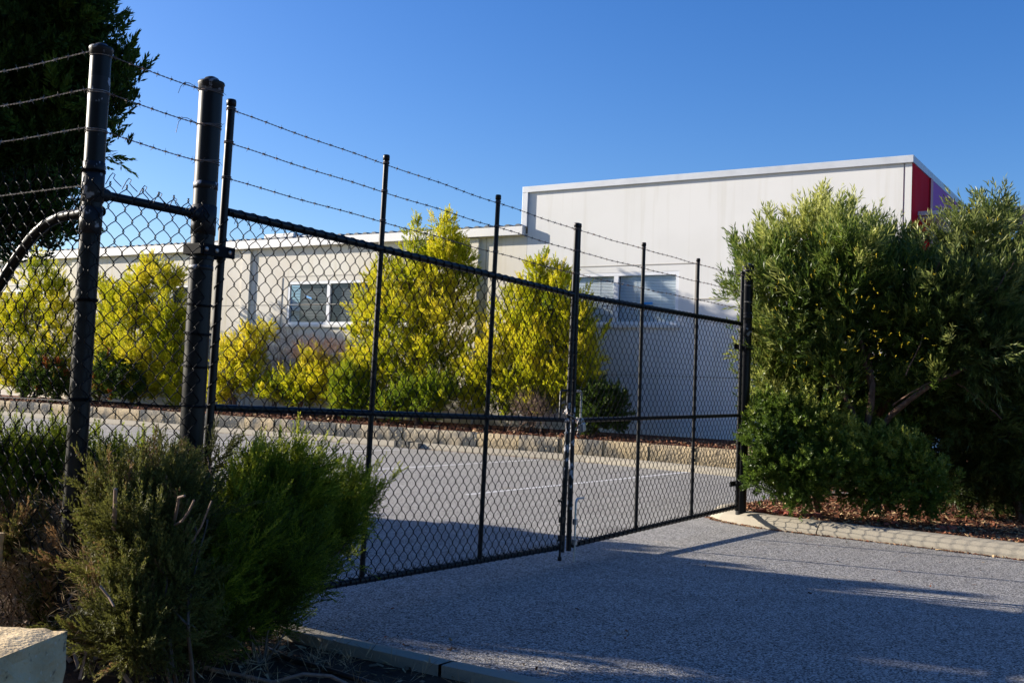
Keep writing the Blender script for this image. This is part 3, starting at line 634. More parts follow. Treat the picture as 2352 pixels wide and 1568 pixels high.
gp = big_post('gate_post', 'thick black gate post nearest the camera, with barbed wire wound round its top', P2[0], P2[1], 2.775, .0572, worn=((2.01, .145), (1.885, .012)))
MB().lathe((P2[0], P2[1], 2.235), [(.0572, 0), (.0595, .001), (.0595, .035), (.0572, .036)], 28).build('collar', M['wornpaint'], gp, smooth=True)
MB().lathe((P2[0], P2[1], 1.835), [(.0572, 0), (.0590, .001), (.0590, .022), (.0572, .023)], 28).build('paint_patch', M['wornpaint'], gp, smooth=True)
hinge(gp, P2[0], P2[1], 3.655, 1.935, .0572); hinge(gp, P2[0], P2[1], 3.63, .30, .0572)
for z in (2.715, 2.545, 2.365):
    b = MB()
    for k in range(3): ring(b, (P2[0], P2[1], z+.008*k), (.1, -.12*k+.05, 1), .0605, .0020, 24, 1, .004)
    for k in range(7):
        a = k*.9+z*3; c = np.array([P2[0]+.062*math.cos(a), P2[1]+.062*math.sin(a), z+.01]); d = unit(np.array([math.cos(a+.7), math.sin(a+.7), random.uniform(-1, 1)])); b.tubes([c, c+d*.02], [.0014, .0007], 4)
    b.build('barbed_wire', M['rustwire'], gp)
gp3 = big_post('gate_post', 'thick black gate post farther from the camera, set in the rounded kerb nose', XG, 11.10, 2.80, .0572, worn=((2.20, .05), (2.02, .14), (1.82, .012)), z0=.06)
MB().lathe((XG, 11.10, 2.24), [(.0572, 0), (.0595, .001), (.0595, .04), (.0572, .041)], 28).build('collar', M['wornpaint'], gp3, smooth=True)
hinge(gp3, XG, 11.10, 10.95, 1.90, .0572); hinge(gp3, XG, 11.10, 10.95, .42, .0572)
for z in (2.74, 2.57, 2.39):
    b = MB()
    for k in range(2): ring(b, (XG, 11.10, z+.012*k), (.1, -.1*k, 1), .0605, .0020, 24, 1, .004)
    for k in range(6):
        a = k*1.05+z*3; c = np.array([XG+.062*math.cos(a), 11.1+.062*math.sin(a), z+.01]); b.tubes([c, c+unit(np.array([math.cos(a+.7), math.sin(a+.7), random.uniform(-1, 1)]))*.022], [.0016, .0008], 4)
    b.build('barbed_wire', M['galv'], gp3)
# fence running on behind the right hand bush
sf = thing('side_fence', 'black chain link fence running on behind the big right hand bush', 'fence', (XG, 14, 0))
MB().rod((XG, 11.16, 2.105), (XG, 18.2, 2.105), .024, 14).build('top_rail', M['black'], sf, smooth=True)
MB().rod((XG, 14.4, 0), (XG, 14.4, 2.75), .0305, 14).rod((XG, 18.2, 0), (XG, 18.2, 2.75), .0445, 14).build('post', M['black'], sf, smooth=True)
def fn_s(P):
    X = np.empty_like(P); X[..., 0] = XG+.04+P[..., 2]; X[..., 1] = 11.15+P[..., 0]; X[..., 2] = P[..., 1]; return X, (1, 0, 0)
chain_mesh(0, 7.0, .12, 2.10, fn_s, rough=.003).build('chain_mesh', M['meshwire'], sf)
b = MB(); b.tubes([(XG+.05, 11.1, .36), (XG+.05, 14, .35), (XG+.05, 18, .36)], .003, 5); b.tubes([(XG+.05, 11.1, 1.17), (XG+.05, 14, 1.16), (XG+.05, 18, 1.17)], .003, 5); b.build('selvage_wire', M['meshwire'], sf)
for z in (2.72, 2.55, 2.37): barbed('barbed_wire', (XG+.04, 11.15, z), (XG+.04, 18.2, z), M['galv'], sf)

# chain and padlock
def link(mb, c, T, nrm, L=.034, W=.011, r=.0036):
    T = unit(np.array(T, float)); N_ = unit(np.array(nrm, float)-T*np.dot(nrm, T)); t = np.linspace(0, 2*math.pi, 17)
    p = np.array(c)+T*(np.cos(t)*L*.5)[:, None]+N_*(np.sin(t)*W)[:, None]; mb.tubes(p[None], r, 6, ref=np.cross(T, N_)[None, None])
ch = MB(); cy, cx, cz = 7.28, XG, 1.13; n = 15; pts = []
for k in range(n):
    a = k/n*2*math.pi; pts.append((cx+.055*math.cos(a)+.004, cy+.075*math.sin(a), cz-.025*math.sin(a)-.018*math.cos(a)+(.012 if k % 2 else 0)))
for k in range(4): pts.append((cx+.06, cy+.02+.012*math.sin(k), cz-.05-.028*k))
pts = np.array(pts)
for k in range(len(pts)):
    T = (pts[(k+1) % n]-pts[k-1]) if k < n else np.array([.05, .1, -1.]); link(ch, pts[k], T, (0, 0, 1) if k % 2 else (1, .3, .2) if k >= n else unit(pts[k]-[cx, cy, cz]))
tag(ch.build('chain', M['bolt'], loc=(cx, cy, cz), smooth=True), 'steel chain wound round the two middle uprights where the gate leaves meet', 'chain')
pd = thing('padlock', 'grey steel padlock hanging from the chain between the gate leaves', 'padlock', (XG+.075, 7.33, 1.10))
bd = MB(); c = np.array([XG+.078, 7.335, 1.085]); ax = unit(np.array([0, .25, -1.])); sd_ = unit(np.array([0, 1., .25]))
fx = np.array([1., 0, 0]); V = []
for k in (0, 1):
    for a_, b_ in ((-1, -1), (1, -1), (1, 1), (-1, 1)): V.append(c+ax*(.065*k)+sd_*a_*.024+fx*b_*.012)
bd.add(V, [(0, 1, 2, 3), (4, 7, 6, 5), (0, 4, 5, 1), (1, 5, 6, 2), (2, 6, 7, 3), (3, 7, 4, 0)]); bevel(bd.build('lock_body', M['silver'], pd), .004)
t_ = np.linspace(0, math.pi, 10); shp = np.concatenate([[c+sd_*.016], c+sd_*(np.cos(t_)*.016)[:, None]-ax*(.02+np.sin(t_)*.018)[:, None], [c-sd_*.016]])
sk = MB(); sk.tubes(shp[None], .004, 8, ref=fx[None, None]); sk.build('shackle', M['silver'], pd, smooth=True)

# ================================================================== PLANTS AGAINST THE BUILDING
def A20(x, y, Y=20.2): return at(x, y, 1, Y)
def lob(items, Y=20.2, pxm=None):
    """lobes from (x, y, rx px, rz px) of the photo, set at depth Y with their true size"""
    out = []
    for it in items:
        x, y, rx, rz = it[:4]; dy = it[4] if len(it) > 4 else 0
        c = at(x, y, 1, Y+dy); d = (c-np.array([0, 0, CZ]))@fw; s = d/F_PX
        k = 1.18                                        # a plane facing y is seen obliquely
        out.append((c, (rx*s*k, rx*s*.9, rz*s)))
    return out
G1 = 'golden feathery shrubs along the building'
gold = dict(group=G1, trunk_m=M['bark'], n=32, L=.19, ll=.050, lw=.0150, up=.55, ang=.72, tfreq=1.7, tamp=.30, shell=.25, PL=.42, spread=.085, per=16, bumps=.34, trunk_r=.06, stems=2, tw=70)
plant('golden_shrub', 'golden shrub at the far left edge, a dark shrub at its foot', 'shrub', (-31.4, 20.2, .45),
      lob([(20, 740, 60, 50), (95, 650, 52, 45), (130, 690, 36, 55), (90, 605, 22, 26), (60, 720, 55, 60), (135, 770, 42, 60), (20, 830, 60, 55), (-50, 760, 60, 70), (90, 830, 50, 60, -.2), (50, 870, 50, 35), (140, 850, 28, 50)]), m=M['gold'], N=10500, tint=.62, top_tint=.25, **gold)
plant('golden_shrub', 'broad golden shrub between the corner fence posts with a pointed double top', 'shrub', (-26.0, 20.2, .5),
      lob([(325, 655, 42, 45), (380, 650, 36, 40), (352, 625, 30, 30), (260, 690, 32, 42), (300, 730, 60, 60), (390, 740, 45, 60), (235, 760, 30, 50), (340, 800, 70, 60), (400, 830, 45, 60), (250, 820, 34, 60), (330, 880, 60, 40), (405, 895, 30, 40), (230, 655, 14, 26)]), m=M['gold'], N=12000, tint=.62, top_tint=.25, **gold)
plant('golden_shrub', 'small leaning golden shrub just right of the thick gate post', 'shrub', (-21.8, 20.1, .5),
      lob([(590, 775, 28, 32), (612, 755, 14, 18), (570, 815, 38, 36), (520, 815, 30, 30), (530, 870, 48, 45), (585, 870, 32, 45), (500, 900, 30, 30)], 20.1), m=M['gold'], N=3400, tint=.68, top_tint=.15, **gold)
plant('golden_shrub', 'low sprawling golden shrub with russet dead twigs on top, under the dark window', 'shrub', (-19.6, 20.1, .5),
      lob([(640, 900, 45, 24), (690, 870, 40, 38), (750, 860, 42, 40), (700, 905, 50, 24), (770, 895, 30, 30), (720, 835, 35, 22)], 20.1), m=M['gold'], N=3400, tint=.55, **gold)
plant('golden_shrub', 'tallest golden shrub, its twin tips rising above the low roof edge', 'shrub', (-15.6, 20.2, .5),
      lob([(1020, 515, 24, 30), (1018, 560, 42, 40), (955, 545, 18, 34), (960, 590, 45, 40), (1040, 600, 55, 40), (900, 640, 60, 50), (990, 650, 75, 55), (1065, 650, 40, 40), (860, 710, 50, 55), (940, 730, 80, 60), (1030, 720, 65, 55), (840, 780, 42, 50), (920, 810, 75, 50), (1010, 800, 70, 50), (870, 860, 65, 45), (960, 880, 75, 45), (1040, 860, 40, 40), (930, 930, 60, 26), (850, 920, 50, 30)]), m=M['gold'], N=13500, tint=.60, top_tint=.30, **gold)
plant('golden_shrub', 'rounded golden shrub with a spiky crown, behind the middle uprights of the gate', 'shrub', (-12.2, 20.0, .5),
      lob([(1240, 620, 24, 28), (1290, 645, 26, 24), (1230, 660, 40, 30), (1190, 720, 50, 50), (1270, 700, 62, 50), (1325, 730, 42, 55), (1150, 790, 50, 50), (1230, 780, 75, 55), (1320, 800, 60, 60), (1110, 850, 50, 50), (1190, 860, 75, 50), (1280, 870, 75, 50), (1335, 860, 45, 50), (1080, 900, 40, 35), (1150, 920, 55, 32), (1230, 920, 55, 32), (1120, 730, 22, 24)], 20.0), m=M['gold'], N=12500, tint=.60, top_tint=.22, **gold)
dk = dict(group='dark rounded shrubs at the foot of the building', trunk_m=M['bark'], n=16, L=.12, ll=.05, lw=.024, up=.45, ang=.8, tfreq=2.5, tamp=.3, shell=.4, PL=.2, spread=.05, trunk_r=.03, stems=2, tw=20)
plant('dark_shrub', 'dark rounded shrub with a russet patch at the foot of the leftmost golden shrub', 'shrub', (-30.2, 19.6, .42), lob([(105, 860, 45, 50), (130, 880, 34, 36), (75, 885, 30, 30)], 19.6), m=M['darkshrub'], N=3600, tint=.62, **dk)
plant('dark_shrub', 'dark rounded shrub with a russet patch showing just right of the corner post', 'shrub', (-26.9, 19.6, .42), lob([(255, 860, 46, 52), (290, 880, 38, 38), (225, 885, 30, 30)], 19.6), m=M['darkshrub'], N=3600, tint=.62, **dk)
plant('dark_shrub', 'dark dense rounded shrub right of the gate latch against the white wall', 'shrub', (-10.6, 19.7, .42), lob([(1375, 920, 52, 46), (1405, 935, 38, 42), (1345, 940, 30, 40), (1380, 960, 50, 28)], 19.7), m=M['darkshrub'], N=3200, tint=.50, **dk)
lime = dict(gold); lime.update(group='lime green low shrubs behind the retaining wall', tw=30)
plant('lime_shrub', 'low lime green shrub between the sprawling shrub and the tallest golden one', 'shrub', (-17.9, 19.7, .45), lob([(810, 880, 40, 42), (835, 915, 40, 30), (790, 920, 30, 22)], 19.7), m=M['goldgreen'], N=2200, tint=.45, **lime)
plant('lime_shrub', 'low lime green shrub directly below the tallest golden shrub', 'shrub', (-15.2, 19.6, .45), lob([(960, 915, 55, 34), (1010, 900, 38, 30), (910, 935, 40, 20)], 19.6), m=M['goldgreen'], N=2400, tint=.6, **lime)
def twiggy(label, base, lobes, N=500, russet=.4):
    t = thing('bare_twig_bush', label, 'bush', base, 'leafless twiggy bushes by the building')
    b = MB(); base = np.array(base, float)
    for k in range(9):
        c, r_ = lobes[k % len(lobes)]; limb(b, base+rng.normal(size=3)*[.1, .05, 0], c+rdir(1)[0]*np.array(r_)*.6, .012, .003, seg=4, wob=.1)
    b.build('stems', M['bark'], t)
    mb = MB(); P, D = crown(lobes, N, .5, .2)
    sprays(mb, P, D, 9, .28*rng.uniform(.5, 1.2, len(P)), .16, .006, .6, russet, .5); mb.build('twigs', M['twigs'], t)
twiggy('bare grey twiggy bush between the small leaning shrub and the russet topped one', (-20.8, 20.5, .5), lob([(640, 815, 35, 50), (670, 800, 30, 40), (640, 860, 30, 30)], 20.5), 330, .1)
twiggy('russet dead twigs standing on the sprawling golden shrub', (-19.3, 20.1, .5), lob([(720, 812, 50, 26), (770, 815, 34, 26)], 20.1), 420, .95)
twiggy('bare grey twiggy bush low against the wall below the rounded golden shrub', (-12.4, 19.5, .45), lob([(1215, 940, 30, 28), (1240, 955, 24, 20)], 19.5), 260, .2)

# ================================================================== CONIFER AND UNSEEN NEIGHBOURS
con = dict(group='tall dark conifers beyond the left fence', trunk_m=M['bark'], n=20, L=.20, ll=.075, lw=.020, up=.55, ang=.6, tint=.45, tfreq=1.6, tamp=.25, shell=.25, PL=.55, spread=.07, per=18, trunk_r=.13, stems=1, tw=120, bumps=.25)
def atl(x, y, d):
    v = rt*(x-1176)/F_PX-up*(y-784)/F_PX+fw; return np.array([0, 0, CZ])+v*d
def lobd(items, d0=9.3):
    return [(atl(x, y, d0+(it[0] if it else 0)), (rx*d0/F_PX, rx*d0/F_PX, rz*d0/F_PX)) for x, y, rx, rz, *it in items]
plant('conifer_tree', 'tall dark conifer filling the top left corner beyond the barbed wire', 'tree', (-10.4, 4.7, 0),
      lobd([(60, 60, 130, 130), (-60, -60, 160, 160), (150, -20, 90, 100), (30, 180, 150, 120), (170, 110, 75, 110), (210, 40, 42, 60), (-90, 200, 160, 160), (110, 270, 95, 95), (268, 200, 38, 62), (245, 245, 42, 40), (150, 200, 70, 70), (170, 310, 44, 50), (60, 360, 90, 90), (-60, 380, 120, 120), (105, 420, 52, 50), (40, 470, 80, 60), (85, 520, 55, 42), (-60, 520, 90, 60), (0, -200, 170, 160), (120, -160, 110, 120), (30, -400, 120, 170), (-200, 100, 160, 200), (-220, 350, 150, 160)]), m=M['conifer'], N=22000, **con)
hd = dict(con); hd.update(group='hedge trees beyond the left fence, outside the photo')
hd.update(n=12, ll=.15, lw=.075, L=.25, tw=20)
for k, (x, y, h_, r_) in enumerate(((-16, 1.8, 5.6, .62), (-16, 2.75, 6.4, .75), (-16.3, 3.55, 6.6, .8), (-13.3, 2.95, 4.0, .65), (-13.3, 4.0, 4.4, .75), (-13, 5.0, 4.0, .7), (-12.8, 5.85, 3.1, .6), (-12.6, 6.45, 2.7, .45))):
    plant('hedge_shrub', 'dark evergreen hedge shrub beyond the left fence, outside the photo', 'shrub', (x, y, 0), [((x, y, h_*.15), (r_, r_, h_*.2)), ((x+.1, y, h_*.4), (r_, r_, h_*.22)), ((x, y, h_*.62), (r_, r_, h_*.2)), ((x, y, h_*.84), (r_*.85, r_*.85, h_*.14))], m=M['conifer'], N=2200, **hd)
# unseen trees added behind the camera to shut off sky light and deepen shade
st = dict(hd); st.update(group='added sky blocking trees behind the camera, outside the photo', trunk_r=.16, n=10, ll=.4, lw=.2, L=.7, PL=1.2, spread=.3)
for x, y, h_, r_ in ((3.5, -6.5, 10, 3.2), (-4, -9, 11, 3.6), (11, -4, 10, 3.4), (10, -12, 12, 4)):
    plant('sky_block_tree', 'leafy tree added behind the camera to block sky light, outside the photo', 'tree', (x, y, 0), [((x, y, h_*.65), (r_, r_, h_*.3)), ((x+r_*.5, y, h_*.5), (r_*.6, r_*.7, h_*.2)), ((x-r_*.5, y+.4, h_*.5), (r_*.6, r_*.7, h_*.2)), ((x, y, h_*.85), (r_*.6, r_*.6, h_*.15))], m=M['conifer'], N=1500, **st)

# ================================================================== NEAR JUNIPERS
def at4(x, y, X): return at(x, y, 0, X)
ju = dict(trunk_m=M['bark'], n=26, ll=.0165, lw=.0048, up=.5, ang=.62, tfreq=4, tamp=.22, trunk_r=.009, tw=60, bumps=.36, jit=.5, PL=.26, spread=.026, per=20, taper=.2)
def lobp(items, k=1.0):
    """(x, y, distance, radius px across, radius px up)"""
    return [(atl(x, y, d), (rx*d/F_PX*k, rx*d/F_PX*k, rz*d/F_PX*k)) for x, y, d, rx, rz in items]
plant('juniper_bush', 'big bright green juniper spilling over the driveway kerb in front of the gate', 'shrub', (-3.45, 3.3, .08),
      lobp([(625, 1120, 5.1, 60, 60), (690, 1090, 5.2, 42, 50), (580, 1180, 5.0, 90, 70), (700, 1160, 5.3, 70, 60), (540, 1240, 4.8, 90, 70), (660, 1230, 5.1, 85, 75), (790, 1160, 5.5, 50, 50), (840, 1150, 5.6, 26, 40), (770, 1230, 5.4, 62, 50), (620, 1310, 4.9, 85, 65), (500, 1340, 4.6, 75, 60), (690, 1310, 5.1, 60, 45), (590, 1390, 4.8, 70, 45), (440, 1410, 4.5, 60, 50), (560, 1120, 5.0, 45, 45), (450, 1270, 4.6, 55, 55), (640, 1400, 4.9, 40, 34), (540, 1440, 4.7, 70, 30), (360, 1440, 4.4, 45, 35)]),
      'juniper bushes around the fence corner', m=M['juniper'], N=15500, L=.105, tint=.50, shell=.25, top_tint=.55, stems=3, lean=(.05, .28, .1), **ju)
ju2 = dict(ju); ju2.update(bumps=.5, tamp=.3)
plant('juniper_bush', 'dull olive juniper with pale pruned stubs in front of the corner post', 'shrub', (-3.3, 2.85, .08),
      lobp([(330, 1150, 4.5, 60, 35), (255, 1150, 4.5, 40, 40), (400, 1130, 4.6, 55, 35), (330, 1220, 4.35, 75, 45), (430, 1200, 4.5, 50, 45), (250, 1230, 4.4, 36, 40), (370, 1300, 4.3, 60, 45), (300, 1350, 4.2, 45, 36), (410, 1370, 4.3, 55, 45), (340, 1420, 4.15, 50, 36), (255, 1430, 4.1, 34, 26), (470, 1060, 4.9, 26, 36), (360, 1105, 4.7, 50, 24), (330, 1480, 4.1, 60, 24), (450, 1470, 4.4, 60, 24)]),
      'juniper bushes around the fence corner', m=M['juniperold'], N=8500, L=.085, tint=.5, shell=.25, top_tint=.3, stems=3, lean=(.0, .12, .0), **ju2)
plant('juniper_bush', 'olive juniper growing behind the left run of chain link fence', 'shrub', (-4.6, 3.4, .05),
      lobp([(60, 1070, 5.3, 80, 40), (120, 1060, 5.3, 40, 45), (20, 1110, 5.2, 70, 50), (110, 1140, 5.2, 50, 40), (240, 1090, 5.5, 60, 30), (320, 1095, 5.6, 55, 30), (60, 1180, 5.1, 80, 45), (-80, 1090, 5.2, 90, 70), (180, 1130, 5.3, 50, 45)]),
      'juniper bushes around the fence corner', m=M['juniper'], N=8500, L=.095, tint=.32, shell=.25, top_tint=.7, stems=3, **ju2)  # top_tint colours the upper sprays lighter, standing in for sunlit tufts
# dead twig thicket low behind the fence
t = thing('dead_thicket', 'tangle of dead brown twigs behind the chain link above the limestone block', 'bush', (-4.3, 3.0, .08))
b = MB(); L2 = lobp([(60, 1260, 5.0, 100, 60), (120, 1330, 4.8, 70, 60), (30, 1370, 4.8, 80, 50), (160, 1250, 5.0, 50, 40), (250, 1330, 4.5, 50, 50), (250, 1410, 4.35, 60, 40), (200, 1200, 4.8, 50, 50), (340, 1390, 4.5, 70, 50)])
for k in range(26):
    c, r_ = L2[k % len(L2)]; limb(b, np.array([-4.2, 3.0, .08])+rng.normal(size=3)*[.3, .12, 0], c+rdir(1)[0]*np.array(r_), .010, .002, seg=5, wob=.14)
b.build('stems', M['cutwood'], t)
mb = MB(); P, D = crown(L2, 2200, .25, .2); sprays(mb, P, D, 10, .16*rng.uniform(.5, 1.2, len(P)), .06, .0028, .9, .5, .8, jit=1.0); mb.build('twigs', M['straw'], t)
plant('juniper_bush', 'sparse half dead juniper low behind the limestone block', 'shrub', (-4.1, 3.1, .08),
      lobp([(60, 1230, 4.9, 80, 30), (180, 1300, 4.6, 40, 30), (120, 1380, 4.7, 60, 25), (300, 1260, 4.6, 50, 30), (230, 1330, 4.4, 34, 30), (200, 1440, 4.3, 40, 20), (280, 1480, 4.2, 50, 20)]),
      'juniper bushes around the fence corner', m=M['juniperold'], N=2600, L=.08, tint=.6, shell=.2, top_tint=.3, stems=2, **ju2)
# pruned stubs
def stub(label, pts, r):
    b = MB(); P_ = np.array([atl(*p) for p in pts]); b.tubes(P_, np.linspace(r, r*.75, len(P_)), 8); e = P_[-1]; d = unit(P_[-1]-P_[-2]); b.tubes([e-d*.001, e+d*.002], [r*.85, .0005], 8)
    tag(b.build('pruned_branch', M['cutwood'], loc=tuple(P_[0])), label, 'branch', 'pruned stubs in the junipers')
stub('straight upright pale stub in the olive juniper', [(262, 1215, 4.25), (264, 1170, 4.2), (265, 1122, 4.15)], .0095)
stub('short forked pale stub left of the longer curved one', [(400, 1200, 4.35), (408, 1160, 4.25), (410, 1142, 4.22), (424, 1138, 4.2)], .0065)
stub('long curved pale stub in front of the bright juniper', [(402, 1205, 4.3), (418, 1196, 4.2), (433, 1175, 4.18), (446, 1148, 4.15)], .0055)
stub('thin slanting stub beside the bright juniper', [(440, 1245, 4.3), (462, 1210, 4.25), (486, 1150, 4.22)], .0045)
stub('stub lying sideways low in the olive juniper', [(230, 1345, 4.0), (250, 1370, 3.98), (262, 1392, 3.95)], .0055)
stub('thick sawn stub behind the chain link', [(140, 1300, 4.9), (122, 1285, 4.75), (112, 1272, 4.7)], .018)

# ================================================================== RIGHT HAND BUSHES
def lobr(items): return lobp(items)
wt_ = dict(trunk_m=M['barkred'], n=14, ll=.098, lw=.0145, ang=.6, tfreq=2.5, tamp=.28, bumps=.45, jit=.5, PL=.42, spread=.085, per=12)
wat = plant('wattle_bush', 'large willow leaved bush with tiny yellow blossoms right of the far gate post', 'bush', (-2.95, 12.6, .1),
      lobr([(1870, 585, 12.3, 90, 85), (1785, 600, 12.0, 60, 70), (1980, 590, 12.3, 75, 70), (1860, 515, 12.4, 40, 30), (1930, 520, 12.6, 40, 30), (2050, 600, 12.2, 55, 40), (1745, 660, 11.8, 50, 60), (1700, 660, 12.6, 20, 40), (1700, 720, 12.6, 18, 40), (1830, 680, 11.6, 85, 75), (1950, 690, 11.5, 90, 80), (2060, 670, 11.5, 80, 75), (1800, 770, 11.8, 70, 60), (1900, 790, 11.6, 70, 50), (2030, 770, 11.5, 70, 45), (1790, 850, 12.0, 55, 45), (2110, 740, 11.3, 80, 70), (1870, 860, 12.6, 60, 40), (1780, 930, 12.4, 45, 40), (1870, 930, 12.3, 80, 50), (1800, 930, 11.8, 50, 40), (1780, 880, 11.9, 50, 40), (1850, 875, 12.2, 55, 36), (1930, 940, 12.2, 60, 40), (1750, 830, 12.0, 30, 50), (2080, 800, 11.6, 80, 50), (2110, 960, 12.2, 80, 50), (1990, 960, 13.0, 80, 60), (2070, 900, 11.5, 60, 30), (1930, 860, 11.6, 60, 30), (2130, 870, 11.2, 60, 40), (1960, 1000, 12.4, 60, 50), (1735, 600, 12.2, 30, 40), (1950, 600, 11.6, 90, 70)]),
      'bushes in the right hand bed', m=M['wattle'], N=12500, L=.21, up=.60, tint=.5, shell=.3, top_tint=.45, stems=3, trunk_r=.055, tw=160, **wt_)
plant('wattle_bush', 'darker willow leaved bush running off the right edge of the photo', 'bush', (-1.5, 13.0, .1),
      lobr([(2235, 590, 11.6, 80, 75), (2160, 625, 11.8, 60, 50), (2260, 515, 11.8, 45, 40), (2310, 560, 11.9, 60, 70), (2240, 690, 11.2, 100, 90), (2340, 700, 11.5, 90, 100), (2180, 800, 11.2, 90, 80), (2290, 830, 11.2, 100, 90), (2130, 880, 11.6, 70, 60), (2220, 930, 11.5, 90, 70), (2330, 960, 11.6, 90, 90), (2400, 820, 11.6, 80, 120), (2250, 1030, 11.8, 90, 60), (2340, 1090, 12, 60, 40), (2480, 700, 11.8, 110, 150), (2480, 950, 11.8, 110, 120), (2200, 1100, 11.9, 70, 50), (2280, 1120, 11.8, 80, 45), (2140, 1000, 12, 70, 60), (2360, 1130, 12.4, 80, 40), (2180, 700, 11.1, 70, 80), (2260, 780, 11, 80, 80), (2420, 1080, 12, 80, 70)]),
      'bushes in the right hand bed', m=M['wattledark'], N=14500, L=.21, up=.42, tint=.45, shell=.3, top_tint=.5, stems=3, trunk_r=.05, tw=160, **wt_)
# blossoms on the big bush
bm = MB(); P, D = crown(lobr([(1900, 700, 11.3, 150, 150), (2050, 720, 11.1, 120, 140), (1830, 850, 11.6, 80, 90), (2260, 600, 11.3, 90, 120)]), 300, .5, .9, .3)
sprays(bm, P, D, 9, .05, .010, .009, 1.4, .5, .8); bm.build('blossoms', M['blossom'], wat)
br = dict(trunk_m=M['barkred'], n=16, ll=.055, lw=.016, ang=.95, tfreq=3.5, tamp=.3, bumps=.5, jit=.3, PL=.22, spread=.07, per=9)
plant('whorled_leaf_shrub', 'low bright green shrub with whorled leaves at the kerb below the willow leaved bush', 'shrub', (-3.5, 11.6, .1),
      lobr([(1770, 1000, 11.2, 45, 50), (1830, 970, 11.3, 60, 50), (1900, 1000, 11.2, 60, 60), (1780, 1070, 11.1, 50, 45), (1850, 1080, 11.0, 65, 50), (1940, 1080, 11.0, 60, 50), (2000, 1050, 11.1, 60, 55), (2080, 1060, 11.0, 60, 50), (2120, 1110, 10.8, 50, 50), (2020, 1120, 10.9, 60, 40), (1830, 1130, 11.0, 50, 30), (2120, 1150, 10.8, 24, 26), (1960, 970, 11.5, 50, 36), (1745, 950, 11.4, 26, 40), (1745, 1090, 11.1, 26, 40), (2060, 1010, 11.4, 40, 30)]),
      'bushes in the right hand bed', m=M['broad'], N=6500, L=.10, up=.45, tint=.45, shell=.35, top_tint=.2, stems=4, trunk_r=.028, tw=70, **br)
# heavy trunks of the wattle seen through the gap
t = MB()
for pts, r0 in (([(1975, 1150, 11.7), (1985, 1040, 11.4), (1995, 960, 11.3), (2005, 890, 11.3), (1990, 780, 11.6)], .052), ([(1985, 1060, 11.5), (1960, 950, 11.4), (1925, 880, 11.5), (1880, 810, 11.8)], .042), ([(2000, 1010, 11.4), (2050, 950, 11.2), (2110, 900, 11.0), (2180, 860, 10.9), (2260, 830, 10.9)], .036), ([(2005, 900, 11.4), (1975, 780, 11.4), (1930, 690, 11.6)], .035)):
    P_ = np.array([atl(*p) for p in pts]); q = np.linspace(0, 1, 14); s_ = np.linspace(0, 1, len(P_))
    t.tubes(np.stack([np.interp(q, s_, P_[:, i]) for i in range(3)], 1)+rng.normal(size=(14, 3))*.006, np.linspace(r0, r0*.5, 14), 10)
t.build('limbs', M['barkred'], wat, smooth=True)
# bare pruned twigs poking out of the bushes
for pts in ([(2080, 860, 10.95), (2110, 800, 10.9), (2125, 760, 10.9)], [(2240, 740, 10.9), (2290, 660, 10.8), (2330, 600, 10.8)], [(2140, 640, 11.1), (2165, 590, 11.0), (2190, 575, 11.0)], [(2050, 930, 11), (2110, 890, 10.8), (2160, 870, 10.8)], [(2300, 960, 11), (2230, 900, 10.9), (2200, 880, 10.8)]):
    P_ = np.array([atl(*p) for p in pts]); q = np.linspace(0, 1, 9); s_ = np.linspace(0, 1, len(P_)); t = MB(); t.tubes(np.stack([np.interp(q, s_, P_[:, i]) for i in range(3)], 1)+rng.normal(size=(9, 3))*.006, np.linspace(.009, .004, 9), 6)
    t.build('bare_branch', M['barkred'], wat, smooth=True)

# ================================================================== SMALL GROUND THINGS
def block(name, label, c, ax, ay, sx, sy, z0, z1):
    nx, ny, nz = 14, 10, 9; ax = unit(np.array(ax, float)); ay = np.array([-ax[1], ax[0]]); mb = MB()
    def face(fu, fv, f):
        V = [f(u, v) for v in np.linspace(0, 1, fv) for u in np.linspace(0, 1, fu)]; mb.add(V, [(b*fu+a, b*fu+a+1, (b+1)*fu+a+1, (b+1)*fu+a) for b in range(fv-1) for a in range(fu-1)])
    def pt(u, v, w_):
        x, y = c[0]+ax[0]*sx*(u-.5)+ay[0]*sy*(v-.5), c[1]+ax[1]*sx*(u-.5)+ay[1]*sy*(v-.5); z = z0+(z1-z0)*w_
        e = .012; n_ = math.sin(x*37+y*21)*math.sin(z*41+x*17)*.006+math.sin(x*91+z*77)*math.sin(y*83)*.004
        cu = min(u, 1-u)*sx; cv = min(v, 1-v)*sy; cw = (1-w_)*(z1-z0)
        rnd = sum(1 for q in (cu, cv, cw) if q < .02) >= 2
        k = .988 if rnd else 1
        return (c[0]+(x-c[0])*k+n_, c[1]+(y-c[1])*k+n_, z-(.010 if rnd and cw < .02 else 0)+n_*.6)
    face(nx, nz, lambda u, w_: pt(u, 0, w_)); face(nx, nz, lambda u, w_: pt(u, 1, w_)); face(ny, nz, lambda v, w_: pt(0, v, w_)); face(ny, nz, lambda v, w_: pt(1, v, w_)); face(nx, ny, lambda u, v: pt(u, v, 1))
    return tag(mb.build(name, M['blockstone'], loc=(c[0], c[1], z0)), label, 'stone block', 'limestone blocks at the fence corner')
A_ = np.array([-3.285, 2.335]); d1 = unit(np.array([.42, -.90])); d2 = np.array([-.90, -.42])
cc = A_+d1*.50+d2*.21
block('limestone_block', 'sawn limestone block jutting into the bottom left corner', cc, d1, None, 1.0, .42, .05, .42)
block('limestone_block', 'limestone block barely showing at the left edge behind the first one', (-4.83, 2.60), (1, .1), None, .90, .26, .06, .60)
